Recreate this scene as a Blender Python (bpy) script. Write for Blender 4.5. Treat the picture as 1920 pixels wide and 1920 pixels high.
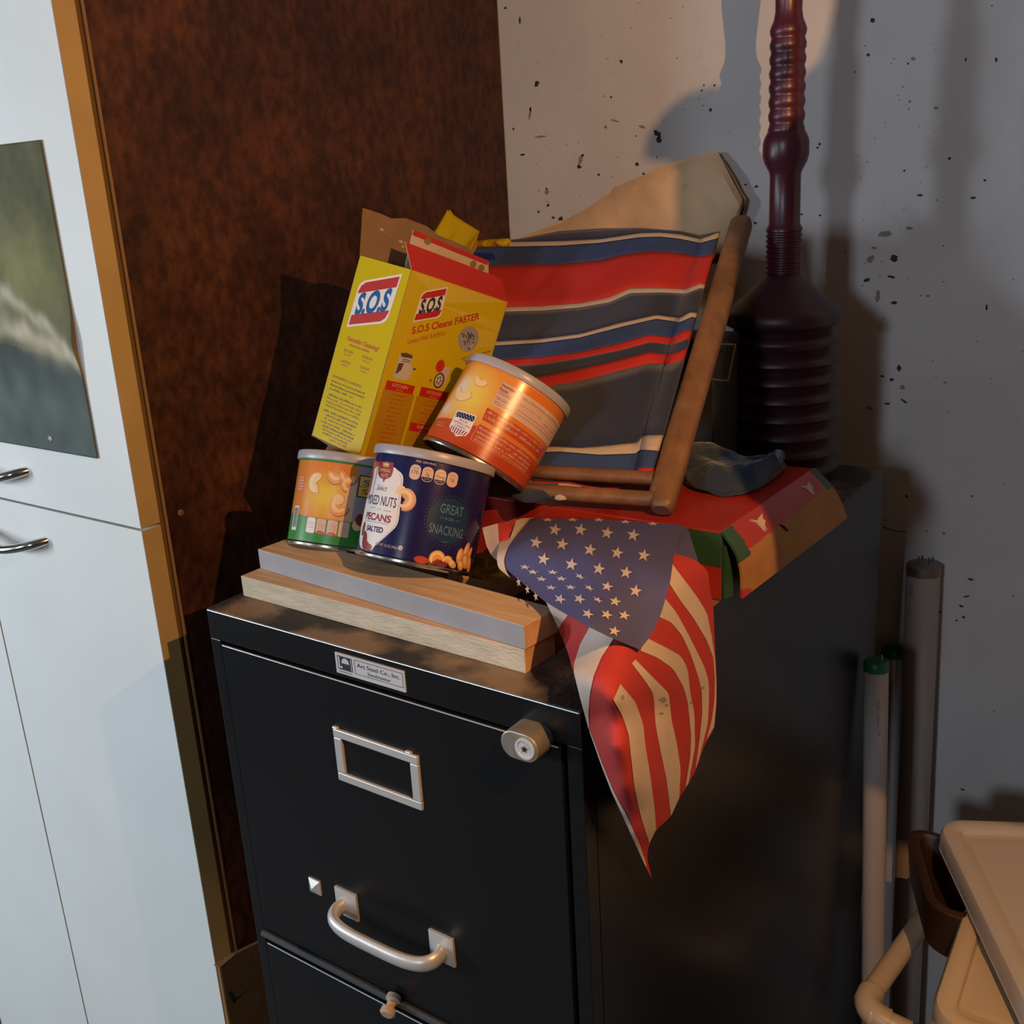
import bpy, bmesh, math, random
import numpy as np
from mathutils import Vector, Matrix, noise
random.seed(7)
S = bpy.context.scene
COL = S.collection
for o in list(bpy.data.objects): bpy.data.objects.remove(o)

# ---------------------------------------------------------------- camera
CR = np.array([[0.81522642, 0.57642948, -0.05599053], [0.1302643, -0.2767079, -0.952084], [-0.56430231, 0.76887047, -0.30066777]])
CC = np.array([0.72332285, -0.53009406, 1.66054928])
CF = 1985.5216710444467
cam_d = bpy.data.cameras.new('camera'); cam = bpy.data.objects.new('camera', cam_d); COL.objects.link(cam)
cam_d.sensor_width = 36; cam_d.lens = CF / 1920 * 36; cam_d.clip_start = .02
_m = Matrix.Identity(4)
for i in range(3):
    _m[i][0] = CR[0][i]; _m[i][1] = -CR[1][i]; _m[i][2] = -CR[2][i]; _m[i][3] = CC[i]
cam.matrix_world = _m
S.camera = cam
# ---------------------------------------------------------------- light and exposure
S.view_settings.view_transform = 'Standard'; S.view_settings.look = 'None'
S.view_settings.gamma = 1; S.view_settings.use_curve_mapping = False
S.view_settings.exposure = 0.0
W = bpy.data.worlds.new('world'); S.world = W; W.use_nodes = True
W.node_tree.nodes['Background'].inputs[0].default_value = (.6, .7, 1, 1)
W.node_tree.nodes['Background'].inputs[1].default_value = .012
def area(name, loc, target, sx, sy, power, color):
    l = bpy.data.lights.new(name, 'AREA'); l.shape = 'RECTANGLE'; l.size = sx; l.size_y = sy; l.energy = power; l.color = color
    o = bpy.data.objects.new(name, l); COL.objects.link(o); o.location = loc
    o.rotation_euler = (Vector(target) - Vector(loc)).to_track_quat('-Z', 'Y').to_euler(); return o
COOL = (.76, .86, 1.0)
area('window_light_front', (.50, -2.5, 2.1), (.25, .5, 1.4), .22, .28, 13.5, COOL)
area('window_light_centre', (-1.1, -2.0, 1.8), (.3, .6, 1.4), .22, .28, 10.5, COOL)
area('window_light_left', (-2.1, -1.55, 1.45), (-.2, .1, 1.2), .45, .7, 40, (.86, .95, 1.0))
WARM = (1.0, .51, .18)
LAMP = (.83, -.22, 1.85)
_l = bpy.data.lights.new('lamp_bulb_light', 'POINT'); _l.energy = 22; _l.color = WARM; _l.shadow_soft_size = .0025
_o = bpy.data.objects.new('lamp_bulb_light', _l); COL.objects.link(_o); _o.location = LAMP

# ---------------------------------------------------------------- helpers
def ray(u, v): return CR.T @ np.array([(u - 960) / CF, (v - 960) / CF, 1.])
def on(ax, val, u, v):
    d = ray(u, v); i = 'xyz'.index(ax); return CC + d * ((val - CC[i]) / d[i])
def onp(P, n, u, v):
    d = ray(u, v); n = np.array(n, float); return CC + d * ((n @ (np.array(P) - CC)) / (n @ d))
def dep(P): return float((CR @ (np.array(P) - CC))[2])
def unit(v): v = np.array(v, float); return v / np.linalg.norm(v)

MATS = {}
def nd(nt, t, **k):
    n = nt.nodes.new(t)
    for a, b in k.items(): setattr(n, a, b)
    return n
def mat(name, col, rough=.6, metal=0., spec=.5, var=0., vscale=20., col2=None, stretch=(1, 1, 1), bump=0., bscale=80., contrast=(.35, .65), sheen=0, trans=0, coat=0, sss=0, vcol=False, big=None):
    m = bpy.data.materials.new(name); m.use_nodes = True; nt = m.node_tree; b = nt.nodes['Principled BSDF']
    b.inputs['Base Color'].default_value = (*col, 1); b.inputs['Roughness'].default_value = rough; b.inputs['Metallic'].default_value = metal
    b.inputs['Specular IOR Level'].default_value = spec
    if sheen: b.inputs['Sheen Weight'].default_value = sheen
    if coat: b.inputs['Coat Weight'].default_value = coat; b.inputs['Coat Roughness'].default_value = .12
    if trans: b.inputs['Transmission Weight'].default_value = trans
    if sss: b.inputs['Subsurface Weight'].default_value = sss; b.inputs['Subsurface Scale'].default_value = .01
    tc = nd(nt, 'ShaderNodeTexCoord'); mp = nd(nt, 'ShaderNodeMapping'); mp.inputs['Scale'].default_value = stretch
    nt.links.new(tc.outputs['Object'], mp.inputs[0])
    if vcol:
        a = nd(nt, 'ShaderNodeVertexColor'); a.layer_name = 'Col'; nt.links.new(a.outputs[0], b.inputs['Base Color'])
    if var or col2:
        n = nd(nt, 'ShaderNodeTexNoise'); n.inputs['Scale'].default_value = vscale; n.inputs['Detail'].default_value = 6
        nt.links.new(mp.outputs[0], n.inputs['Vector'])
        r = nd(nt, 'ShaderNodeValToRGB'); r.color_ramp.elements[0].position = contrast[0]; r.color_ramp.elements[1].position = contrast[1]
        c2 = col2 if col2 else tuple(c * (1 - var) for c in col)
        r.color_ramp.elements[0].color = (*col, 1); r.color_ramp.elements[1].color = (*c2, 1)
        nt.links.new(n.outputs['Fac'], r.inputs[0]); nt.links.new(r.outputs[0], b.inputs['Base Color'])
        if big:   # broad uneven darkening of the material itself
            n3 = nd(nt, 'ShaderNodeTexNoise'); n3.inputs['Scale'].default_value = big[1]; n3.inputs['Detail'].default_value = 4; nt.links.new(tc.outputs['Object'], n3.inputs['Vector'])
            r3 = nd(nt, 'ShaderNodeMapRange'); r3.inputs[1].default_value = .35; r3.inputs[2].default_value = .65; r3.inputs[3].default_value = 1 - big[0]; r3.inputs[4].default_value = 1 + big[0]; nt.links.new(n3.outputs['Fac'], r3.inputs[0])
            vm = nd(nt, 'ShaderNodeVectorMath', operation='SCALE'); nt.links.new(r.outputs[0], vm.inputs[0]); nt.links.new(r3.outputs[0], vm.inputs['Scale']); nt.links.new(vm.outputs[0], b.inputs['Base Color'])
    if bump:
        n2 = nd(nt, 'ShaderNodeTexNoise'); n2.inputs['Scale'].default_value = bscale; n2.inputs['Detail'].default_value = 5
        nt.links.new(mp.outputs[0], n2.inputs['Vector'])
        bp = nd(nt, 'ShaderNodeBump'); bp.inputs['Strength'].default_value = bump; bp.inputs['Distance'].default_value = .002
        nt.links.new(n2.outputs['Fac'], bp.inputs['Height']); nt.links.new(bp.outputs[0], b.inputs['Normal'])
    MATS[name] = m; return m

# base colours are linear
wall_m = mat('painted_concrete', (.70, .67, .65), .85, var=.16, vscale=5, bump=.5, bscale=60, contrast=(.4, .75))
chip_m = mat('wall_chip', (0.05, 0.04, 0.035), .9); chip2_m = mat('wall_stain', (.30, .26, .23), .9)
floor_m = mat('concrete_floor', (.12, .11, .10), .8, var=.3, vscale=6)
ceil_m = mat('ceiling_paint', (.10, .09, .085), .9)
room_m = mat('room_wall_paint', (.07, .065, .06), .9)
white_m = mat('white_laminate', (.74, .77, .76), .55, spec=.3, var=.04, vscale=8)
orange_m = mat('honey_edge_band', (.62, .42, .165), .5, var=.12, vscale=14)
brown_m = mat('dark_hardboard', (0.04488, 0.01437, 0.00763), .5, spec=.35, col2=(0.1162, 0.0396, 0.01716), vscale=95, contrast=(.36, .72), bump=.15, bscale=260, stretch=(1, 1, .7), big=(.35, 9))
edge_m = mat('hardboard_edge', (.34, .18, .07), .6); recess_m = mat('recess_board', (.20, .115, .035), .7)
glint_m = mat('edge_glint_metal', (.55, .56, .58), .35, .7)  # pale metal for strips that paint the light caught on cabinet edges
steel_m = mat('brushed_steel', (.62, .62, .62), .32, 1., bump=.1, bscale=300, stretch=(1, 1, 20))
chrome_m = mat('bright_steel', (.7, .7, .7), .18, 1.)
black_m = mat('black_enamel', (.0065, .007, .0085), .30, spec=.4, bump=.05, bscale=500)
dust_m = mat('dusty_black_top', (.022, .020, .019), .6, col2=(.22, .155, .10), vscale=12, contrast=(.45, .57), bump=.4, bscale=300)
alu_m = mat('satin_aluminium', (.60, .59, .57), .38, .35, bump=.05, bscale=400)
gap_m = mat('dark_gap', (.004, .004, .004), .9)
plate_m = mat('plate_silver', (.60, .60, .62), .4, .15)
ink_m = mat('ink_black', (.015, .015, .018), .6)
lock_m = mat('lock_metal', (.42, .38, .32), .45, .7, var=.2, vscale=80)
pine_m = mat('cut_pine', (0.62, 0.44, 0.28), .7, col2=(0.5, 0.3313, 0.1875), vscale=14, stretch=(1, 12, 12), bump=.15, bscale=60)
pinecut_m = mat('rough_sawn_pine', (.60, .53, .41), .85, col2=(.50, .43, .32), vscale=40, stretch=(1, 1, 4), bump=.6, bscale=150)
greypaint_m = mat('grey_primer', (.33, .33, .36), .5, var=.1, vscale=30)
endgrain_m = mat('end_grain', (0.5669, 0.3226, 0.1564), .8, col2=(0.391, 0.207, 0.092), vscale=50)
lid_m = mat('clear_plastic_lid', (0.368, 0.352, 0.376), .35, sss=.3)
rim_m = mat('tin_rim', (.62, .60, .57), .22, 1.)
tin_m = mat('tin_bottom', (.25, .23, .19), .35, 1.)
def flat(n, c, r=.35, **k): return mat(n, c, r, **k)
c_navy = flat('label_navy', (.012, .011, .075), .22); c_white = flat('label_white', (.72, .68, .68), .3); c_cream = flat('label_cream', (0.612, 0.425, 0.323), .3)
c_maroon = flat('label_maroon', (.28, .025, .04), .3); c_gold = flat('label_gold', (.75, .50, .17), .3); c_red = flat('label_red', (.46, .035, .02), .35)
c_teal = flat('label_teal', (.012, .035, .085), .25); c_tealtxt = flat('label_teal_text', (.10, .20, .27), .3); c_nut = flat('print_nut', (.68, .33, .11), .35)
c_nutd = flat('print_nut_shadow', (.40, .12, .03), .35); c_nutl = flat('print_nut_light', (.80, .55, .28), .35); c_green = flat('label_green', (.03, .21, .035), .3)
c_orange = flat('label_orange', (.72, .22, .035), .3); c_yellow = flat('label_yellow', (.70, .46, .05), .3); c_ltyel = flat('label_pale_yellow', (.70, .60, .30), .3)
c_grad = mat('label_print', (0.595, 0.34, 0.085), .25, vcol=True); c_pink = flat('label_pink', (.62, .33, .28), .3); c_pecan = flat('print_pecan', (.20, .03, .015), .35)
c_yel = flat('carton_yellow', (0.54, 0.414, 0.0072), .24, spec=.25); c_yel2 = flat('carton_yellow_light', (0.576, 0.45, 0.036), .36); c_yel3 = flat('carton_amber', (0.4032, 0.216, 0.00432), .36)
c_rd = flat('carton_red', (0.442, 0.0187, 0.0102), .35); c_blue = flat('carton_blue', (.012, .10, .30), .3); c_dblue = flat('carton_dark_blue', (.01, .035, .09), .3)
c_tx = flat('carton_text_brown', (.28, .12, .02), .5); c_txr = flat('carton_text_red', (.50, .07, .03), .4); c_grey = flat('print_grey', (.30, .27, .28), .5)
c_dgrey = flat('print_dark_grey', (.07, .055, .06), .5); c_lgrey = flat('print_light_grey', (.50, .46, .42), .5); c_apple = flat('print_apple', (.50, .03, .01), .3)
c_orred = flat('label_vermilion', (0.476, 0.06375, 0.0187), .3); c_lblue = flat('label_blue', (.03, .05, .30), .3)
kraft_m = mat('kraft_board', (0.264, 0.1584, 0.0836), .8, var=.12, vscale=40, bump=.15, bscale=200); kraftw_m = mat('pale_board', (0.528, 0.416, 0.32), .75)
card_m = mat('brown_cardboard', (0.378, 0.1732, 0.05775), .8, var=.2, vscale=30, bump=.2, bscale=100)
redgloss_m = mat('red_printed_card', (0.4253, 0.02835, 0.01519), .28, var=.2, vscale=12); greencard_m = mat('green_printed_card', (.028, .085, .04), .5, var=.2, vscale=20)
wood_m = mat('aged_wood', (0.2472, 0.1207, 0.0483), .5, col2=(0.138, 0.0644, 0.0253), vscale=55, contrast=(.3, .72), stretch=(1, 1, 1), bump=.25, bscale=120, big=(.3, 14))
woodend_m = mat('wood_end', (.085, .04, .03), .8)
v_navy = mat('canvas_navy', (.018, .028, .066), .85, sheen=.2, var=.12, vscale=25, bump=.5, bscale=900); v_blue = mat('canvas_blue', (0.0374, 0.0726, 0.209), .85, var=.12, vscale=25, bump=.5, bscale=900)
v_red = mat('canvas_red', (0.609, 0.03045, 0.02436), .85, var=.15, vscale=14, bump=.5, bscale=900); v_cream = mat('canvas_cream', (0.5561, 0.4485, 0.3409), .85, bump=.5, bscale=900)
f_navy = mat('flag_navy', (.068, .068, .18), .8, bump=.4, bscale=1200); f_red = mat('flag_red', (0.4485, 0.0312, 0.0273), .75, bump=.4, bscale=1200); f_white = mat('flag_white', (0.6355, 0.5125, 0.4305), .75, bump=.4, bscale=1200, var=.15, vscale=20)
purple_m = mat('plum_plastic', (.075, .013, .026), .34); purple2_m = mat('plum_rubber', (.040, .011, .017), .45)
bluecloth_m = mat('slate_blue_cloth', (.013, .028, .055), .95, sheen=.3, bump=.8, bscale=200)
paper_m = mat('paper_bag', (0.84, 0.56, 0.322), .75, var=.15, vscale=10); yelbag_m = mat('yellow_plastic_film', (0.48, 0.32, 0.0048), .22)
tube_m = mat('tube_glass', (.42, .36, .34), .25); tubecap_m = mat('tube_cap_metal', (.28, .24, .21), .4, .8); grn_m = mat('tube_green_cap', (.010, .13, .06), .4)
pvc_m = mat('white_pvc', (0.561, 0.442, 0.306), .38); lidw_m = mat('frosted_white_plastic', (0.5232, 0.451, 0.3969), .45, sss=.1); lidc_m = mat('cream_plastic', (0.6171, 0.4675, 0.3086), .4, sss=.1)
brownpl_m = mat('brown_plastic', (0.0375, 0.0125, 0.005), .5); frame_m = mat('dull_green_frame', (.10, .10, .08), .5); blackbox_m = mat('matte_black_board', (.008, .008, .008), .7); nylon_m = mat('nylon_knob', (0.54, 0.378, 0.27), .4)
tub_m = mat('tub_white', (.45, .45, .47), .5)

def poly_obj(name, verts, faces, mis, mats, parent=None, loc=None, smooth=False, angle=35, bevel=0, bseg=2, solid=0, cols=None):
    v = np.array(verts, float)
    if parent is not None: base = np.array(parent['_base'])
    elif loc is not None: base = np.array(loc, float)
    else: base = np.array([(v[:, 0].min() + v[:, 0].max()) / 2, (v[:, 1].min() + v[:, 1].max()) / 2, v[:, 2].min()])
    me = bpy.data.meshes.new(name); me.from_pydata((v - base).tolist(), [], [list(map(int, f)) for f in faces])
    for m in mats: me.materials.append(m)
    me.polygons.foreach_set('material_index', mis)
    if cols is not None:
        ca = me.color_attributes.new('Col', 'FLOAT_COLOR', 'POINT'); ca.data.foreach_set('color', np.array(cols, float).ravel())
    if smooth:
        me.polygons.foreach_set('use_smooth', [True] * len(me.polygons)); me.set_sharp_from_angle(angle=math.radians(angle))
    me.update()
    o = bpy.data.objects.new(name, me); COL.objects.link(o)
    if parent is not None: o.parent = parent; o['_base'] = list(map(float, base))
    else: o.location = base; o['_base'] = list(map(float, base))
    if bevel:
        b = o.modifiers.new('bevel', 'BEVEL'); b.width = bevel; b.segments = bseg; b.limit_method = 'ANGLE'; b.angle_limit = math.radians(40); b.harden_normals = False
    if solid:
        s = o.modifiers.new('solid', 'SOLIDIFY'); s.thickness = solid; s.offset = 0
    return o
def thing(name, label, cat, base, group=None):
    o = bpy.data.objects.new(name, None); COL.objects.link(o); o.location = tuple(base); o['_base'] = list(map(float, base)); o.empty_display_size = .02
    return tag(o, label, cat, group)
def tag(o, label, cat, group=None):
    o['label'] = label; o['category'] = cat
    if group: o['group'] = group
    return o

class MB:
    def __init__(s): s.v = []; s.f = []; s.m = []; s.mats = []; s.c = []
    def mi(s, m):
        if m not in s.mats: s.mats.append(m)
        return s.mats.index(m)
    def add(s, vs, fs, m, cols=None):
        n = len(s.v); k = s.mi(m)
        s.v += [tuple(map(float, p)) for p in vs]; s.f += [[i + n for i in f] for f in fs]; s.m += [k] * len(fs)
        s.c += list(cols) if cols is not None else [(1, 1, 1, 1)] * len(vs)
        return s
    def box(s, lo, hi, m, T=None):
        x0, y0, z0 = lo; x1, y1, z1 = hi
        vs = [(x0, y0, z0), (x1, y0, z0), (x1, y1, z0), (x0, y1, z0), (x0, y0, z1), (x1, y0, z1), (x1, y1, z1), (x0, y1, z1)]
        if T: vs = [T(*p) for p in vs]
        return s.add(vs, [(3, 2, 1, 0), (4, 5, 6, 7), (0, 1, 5, 4), (1, 2, 6, 5), (2, 3, 7, 6), (3, 0, 4, 7)], m)
    def hexa(s, b, t, m):   # bottom 4 points, top 4 points
        return s.add(list(b) + list(t), [(3, 2, 1, 0), (4, 5, 6, 7), (0, 1, 5, 4), (1, 2, 6, 5), (2, 3, 7, 6), (3, 0, 4, 7)], m)
    def tube(s, pts, r, m, n=16, cap=True, squash=None):
        P = [np.array(p, float) for p in pts]; rs = r if isinstance(r, (list, tuple)) else [r] * len(P)
        t0 = unit(P[1] - P[0]); ref = np.array([0, 0, 1.]) if abs(t0[2]) < .8 else np.array([1., 0, 0])
        vs = []; fs = []; u = unit(np.cross(t0, ref))
        for i, p in enumerate(P):
            t = unit((P[i + 1] if i + 1 < len(P) else P[i]) - (P[i - 1] if i else P[i]))
            u = unit(u - t * (u @ t)); w = np.cross(t, u)
            for k in range(n):
                a = 2 * math.pi * k / n; q = squash or 1
                vs.append(p + rs[i] * (math.cos(a) * u + q * math.sin(a) * w))
        for i in range(len(P) - 1):
            for k in range(n):
                fs.append((i * n + k, i * n + (k + 1) % n, (i + 1) * n + (k + 1) % n, (i + 1) * n + k))
        if cap: fs.append(tuple(range(n - 1, -1, -1))); fs.append(tuple(range((len(P) - 1) * n, len(P) * n)))
        return s.add(vs, fs, m)
    def lathe(s, prof, m, frame, n=64, cap0=False, cap1=False):
        c, a, u, w = frame; vs = []; fs = []
        for (r, z) in prof:
            for k in range(n):
                t = 2 * math.pi * k / n; vs.append(c + a * z + r * (math.cos(t) * u + math.sin(t) * w))
        for i in range(len(prof) - 1):
            for k in range(n): fs.append((i * n + k, i * n + (k + 1) % n, (i + 1) * n + (k + 1) % n, (i + 1) * n + k))
        if cap0: fs.append(tuple(range(n - 1, -1, -1)))
        if cap1: fs.append(tuple(range((len(prof) - 1) * n, len(prof) * n)))
        return s.add(vs, fs, m)
    def grid(s, G, m, cols=None, flip=False):   # G[i][j] points
        nr, nc = len(G), len(G[0]); vs = [p for r in G for p in r]
        fs = [(i * nc + j, i * nc + j + 1, (i + 1) * nc + j + 1, (i + 1) * nc + j) for i in range(nr - 1) for j in range(nc - 1)]
        if flip: fs = [f[::-1] for f in fs]
        return s.add(vs, fs, m, cols)
    def build(s, name, parent=None, **k):
        cols = s.c if any(c != (1, 1, 1, 1) for c in s.c) else None
        return poly_obj(name, s.v, s.f, s.m, s.mats, parent, cols=cols, **k)
    def decal(s, shape, fn, off, m, step=0):
        vs, fs = shape
        bm = bmesh.new(); bv = [bm.verts.new((p[0], p[1], 0)) for p in vs]
        for f in fs:
            try: bm.faces.new([bv[i] for i in f])
            except ValueError: pass
        if step:
            xs = [p[0] for p in vs]; x = math.floor(min(xs) / step) * step + step
            while x < max(xs):
                bmesh.ops.bisect_plane(bm, geom=bm.verts[:] + bm.edges[:] + bm.faces[:], plane_co=(x, 0, 0), plane_no=(1, 0, 0), dist=1e-7); x += step
        bmesh.ops.triangulate(bm, faces=bm.faces[:]); bm.verts.index_update()
        V = [fn(v.co.x, v.co.y, off) for v in bm.verts]; F = [[v.index for v in f.verts] for f in bm.faces]; bm.free()
        return s.add(V, F, m)

# 2-D shapes (units as the surface they go on)
def P2(*pts): return [tuple(p) for p in pts], [tuple(range(len(pts)))]
def rect(x0, y0, x1, y1): return P2((x0, y0), (x1, y0), (x1, y1), (x0, y1))
def PS(*pts):   # rounded polygon
    Q = list(pts)
    for _ in range(2): Q = [q for i in range(len(Q)) for q in ((.75 * Q[i][0] + .25 * Q[(i + 1) % len(Q)][0], .75 * Q[i][1] + .25 * Q[(i + 1) % len(Q)][1]), (.25 * Q[i][0] + .75 * Q[(i + 1) % len(Q)][0], .25 * Q[i][1] + .75 * Q[(i + 1) % len(Q)][1]))]
    return P2(*Q)
def ell(cx, cy, rx, ry, n=28, rot=0):
    c, s_ = math.cos(rot), math.sin(rot); o = []
    for k in range(n):
        t = 2 * math.pi * k / n; x, y = rx * math.cos(t), ry * math.sin(t); o.append((cx + x * c - y * s_, cy + x * s_ + y * c))
    return P2(*o)
def rrect(x0, y0, x1, y1, r, n=5):
    o = []
    for cx, cy, a in ((x1 - r, y0 + r, -90), (x1 - r, y1 - r, 0), (x0 + r, y1 - r, 90), (x0 + r, y0 + r, 180)):
        for k in range(n + 1):
            t = math.radians(a + 90 * k / n); o.append((cx + r * math.cos(t), cy + r * math.sin(t)))
    return P2(*o)
def star(cx, cy, r, sy=1, rot=0):
    o = []
    for k in range(10):
        t = math.pi / 2 + k * math.pi / 5; q = r if k % 2 == 0 else r * .4; x, y = q * math.cos(t), q * math.sin(t)
        c, s_ = math.cos(rot), math.sin(rot); o.append((cx + x * c - y * s_, cy + (x * s_ + y * c) * sy))
    return P2(*o)
def crescent(cx, cy, r, w, a0, a1, n=18):   # tapered bent nut
    out = []; inn = []
    for k in range(n + 1):
        f = k / n; t = math.radians(a0 + (a1 - a0) * f); h = w * (.35 + .65 * math.sin(math.pi * (.12 + .76 * f)) ** .7)
        out.append((cx + (r + h) * math.cos(t), cy + (r + h) * math.sin(t))); inn.append((cx + (r - h) * math.cos(t), cy + (r - h) * math.sin(t)))
    vs = out + inn; m = n + 1
    return vs, [(k, k + 1, m + k + 1, m + k) for k in range(n)]
_tc = {}
def text(s, cx, cy, h, w=None, shear=0, bold=.0, rot=0, align='c'):
    k = (s, bold)
    if k not in _tc:
        cu = bpy.data.curves.new('t', 'FONT'); cu.body = s; cu.size = 1; cu.resolution_u = 5 if bold else 2; cu.offset = bold; cu.fill_mode = 'FRONT'
        o = bpy.data.objects.new('t', cu); COL.objects.link(o); dg = bpy.context.evaluated_depsgraph_get(); dg.update()
        me = bpy.data.meshes.new_from_object(o.evaluated_get(dg)); vs = [(v.co.x, v.co.y) for v in me.vertices]; fs = [tuple(p.vertices) for p in me.polygons]
        bpy.data.objects.remove(o); bpy.data.curves.remove(cu); bpy.data.meshes.remove(me); _tc[k] = (vs, fs)
    vs, fs = _tc[k]; A = np.array(vs); x0, x1 = A[:, 0].min(), A[:, 0].max(); sy = h / .72
    sx = (w / (x1 - x0)) if w else sy
    B = np.c_[(A[:, 0] - (x0 + x1) / 2 if align == 'c' else A[:, 0] - x0) * sx, (A[:, 1] - .36) * sy]
    B[:, 0] += shear * B[:, 1]
    c, s_ = math.cos(rot), math.sin(rot)
    return [(cx + x * c - y * s_, cy + x * s_ + y * c) for x, y in B], fs
def scrib(x0, y, w, h, seed=0, density=.55):   # unreadable fine print
    rg = random.Random(seed * 31 + int(abs(x0) * 1e6) + int(abs(y) * 1e6)); vs = []; fs = []; x = x0; cw = h * .55
    while x < x0 + w:
        if rg.random() < .14: x += cw; continue
        hh = h * rg.choice([.62, .62, .95]); n = len(vs)
        for a, b in ((0, hh), (cw * .55, hh * .3)) if rg.random() < .5 else ((0, hh), (cw * .5, hh)):
            n = len(vs); vs += [(x + a, y), (x + a + cw * .26, y), (x + a + cw * .26, y + b), (x + a, y + b)]; fs.append((n, n + 1, n + 2, n + 3))
        n = len(vs); q = rg.choice([0, hh * .75]); vs += [(x, y + q), (x + cw * .7, y + q), (x + cw * .7, y + q + h * .14), (x, y + q + h * .14)]; fs.append((n, n + 1, n + 2, n + 3))
        x += cw
    return vs, fs
def resamp(P, n):
    P = np.array(P, float); d = np.r_[0, np.cumsum(np.linalg.norm(np.diff(P, axis=0), axis=1))]; t = np.linspace(0, d[-1], n)
    # smooth (Catmull-Rom like) through repeated interpolation
    return np.c_[np.interp(t, d, P[:, 0]), np.interp(t, d, P[:, 1])]
def smoothc(P, n, it=2):
    Q = resamp(P, n)
    for _ in range(it): Q[1:-1] = (Q[:-2] + 2 * Q[1:-1] + Q[2:]) / 4
    return Q
class TPS:
    def __init__(s, ctrl):   # ctrl: list of (u,v,3-D point on that ray)
        X = np.array([[c[0], c[1]] for c in ctrl], float) / 100; d = np.array([dep(c[2]) for c in ctrl]); n = len(X)
        K = s.k(np.linalg.norm(X[:, None] - X[None], axis=2)) + 1e-4 * np.eye(n); Pm = np.c_[np.ones(n), X]
        A = np.block([[K, Pm], [Pm.T, np.zeros((3, 3))]]); s.w = np.linalg.solve(A, np.r_[d, 0, 0, 0]); s.X = X
    def k(s, r): return np.where(r > 0, r * r * np.log(r + 1e-12), 0)
    def __call__(s, u, v, off=0):
        x = np.array([u, v]) / 100; d = s.k(np.linalg.norm(s.X - x, axis=1)) @ s.w[:-3] + s.w[-3] + s.w[-2:] @ x
        return CC + ray(u, v) * (d - off)

# ================================================================= ROOM
XL, XR, YB, YF, ZC = -2.2, 2.3, .80, -3.2, 2.5
def struct(name, m, **k):
    o = m.build(name, **k); o['kind'] = 'structure'; return o
struct('floor', MB().box((XL, YF, -.1), (XR, YB + .12, 0), floor_m))
struct('ceiling', MB().box((XL, YF, ZC), (XR, YB + .12, ZC + .1), ceil_m))
struct('wall_left', MB().box((XL - .1, YF, 0), (XL, YB + .12, ZC), room_m))
struct('wall_right', MB().box((XR, YF, 0), (XR + .1, YB + .12, ZC), room_m))
struct('wall_front', MB().box((XL - .1, YF - .1, 0), (XR + .1, YF, ZC), room_m))
wb = MB().box((XL, YB, 0), (XR, YB + .12, ZC), wall_m)
wfn = lambda x, z, o: (x, YB - o, z)
def chip(u, v, w, h, rot=0, m=chip_m, seed=0):
    p = on('y', YB, u, v); s_ = dep(p) / CF; rg = random.Random(int(u * 7 + v)); n = 11; o = []
    for k in range(n):
        t = 2 * math.pi * k / n; q = rg.uniform(.6, 1.15); x, y = w * .5 * q * math.cos(t), h * .5 * q * math.sin(t); c, s2 = math.cos(rot), math.sin(rot)
        o.append((p[0] + (x * c - y * s2) * s_ / .81, p[2] - (x * s2 + y * c) * s_))
    wb.decal(P2(*o), wfn, .0006, m)
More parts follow.
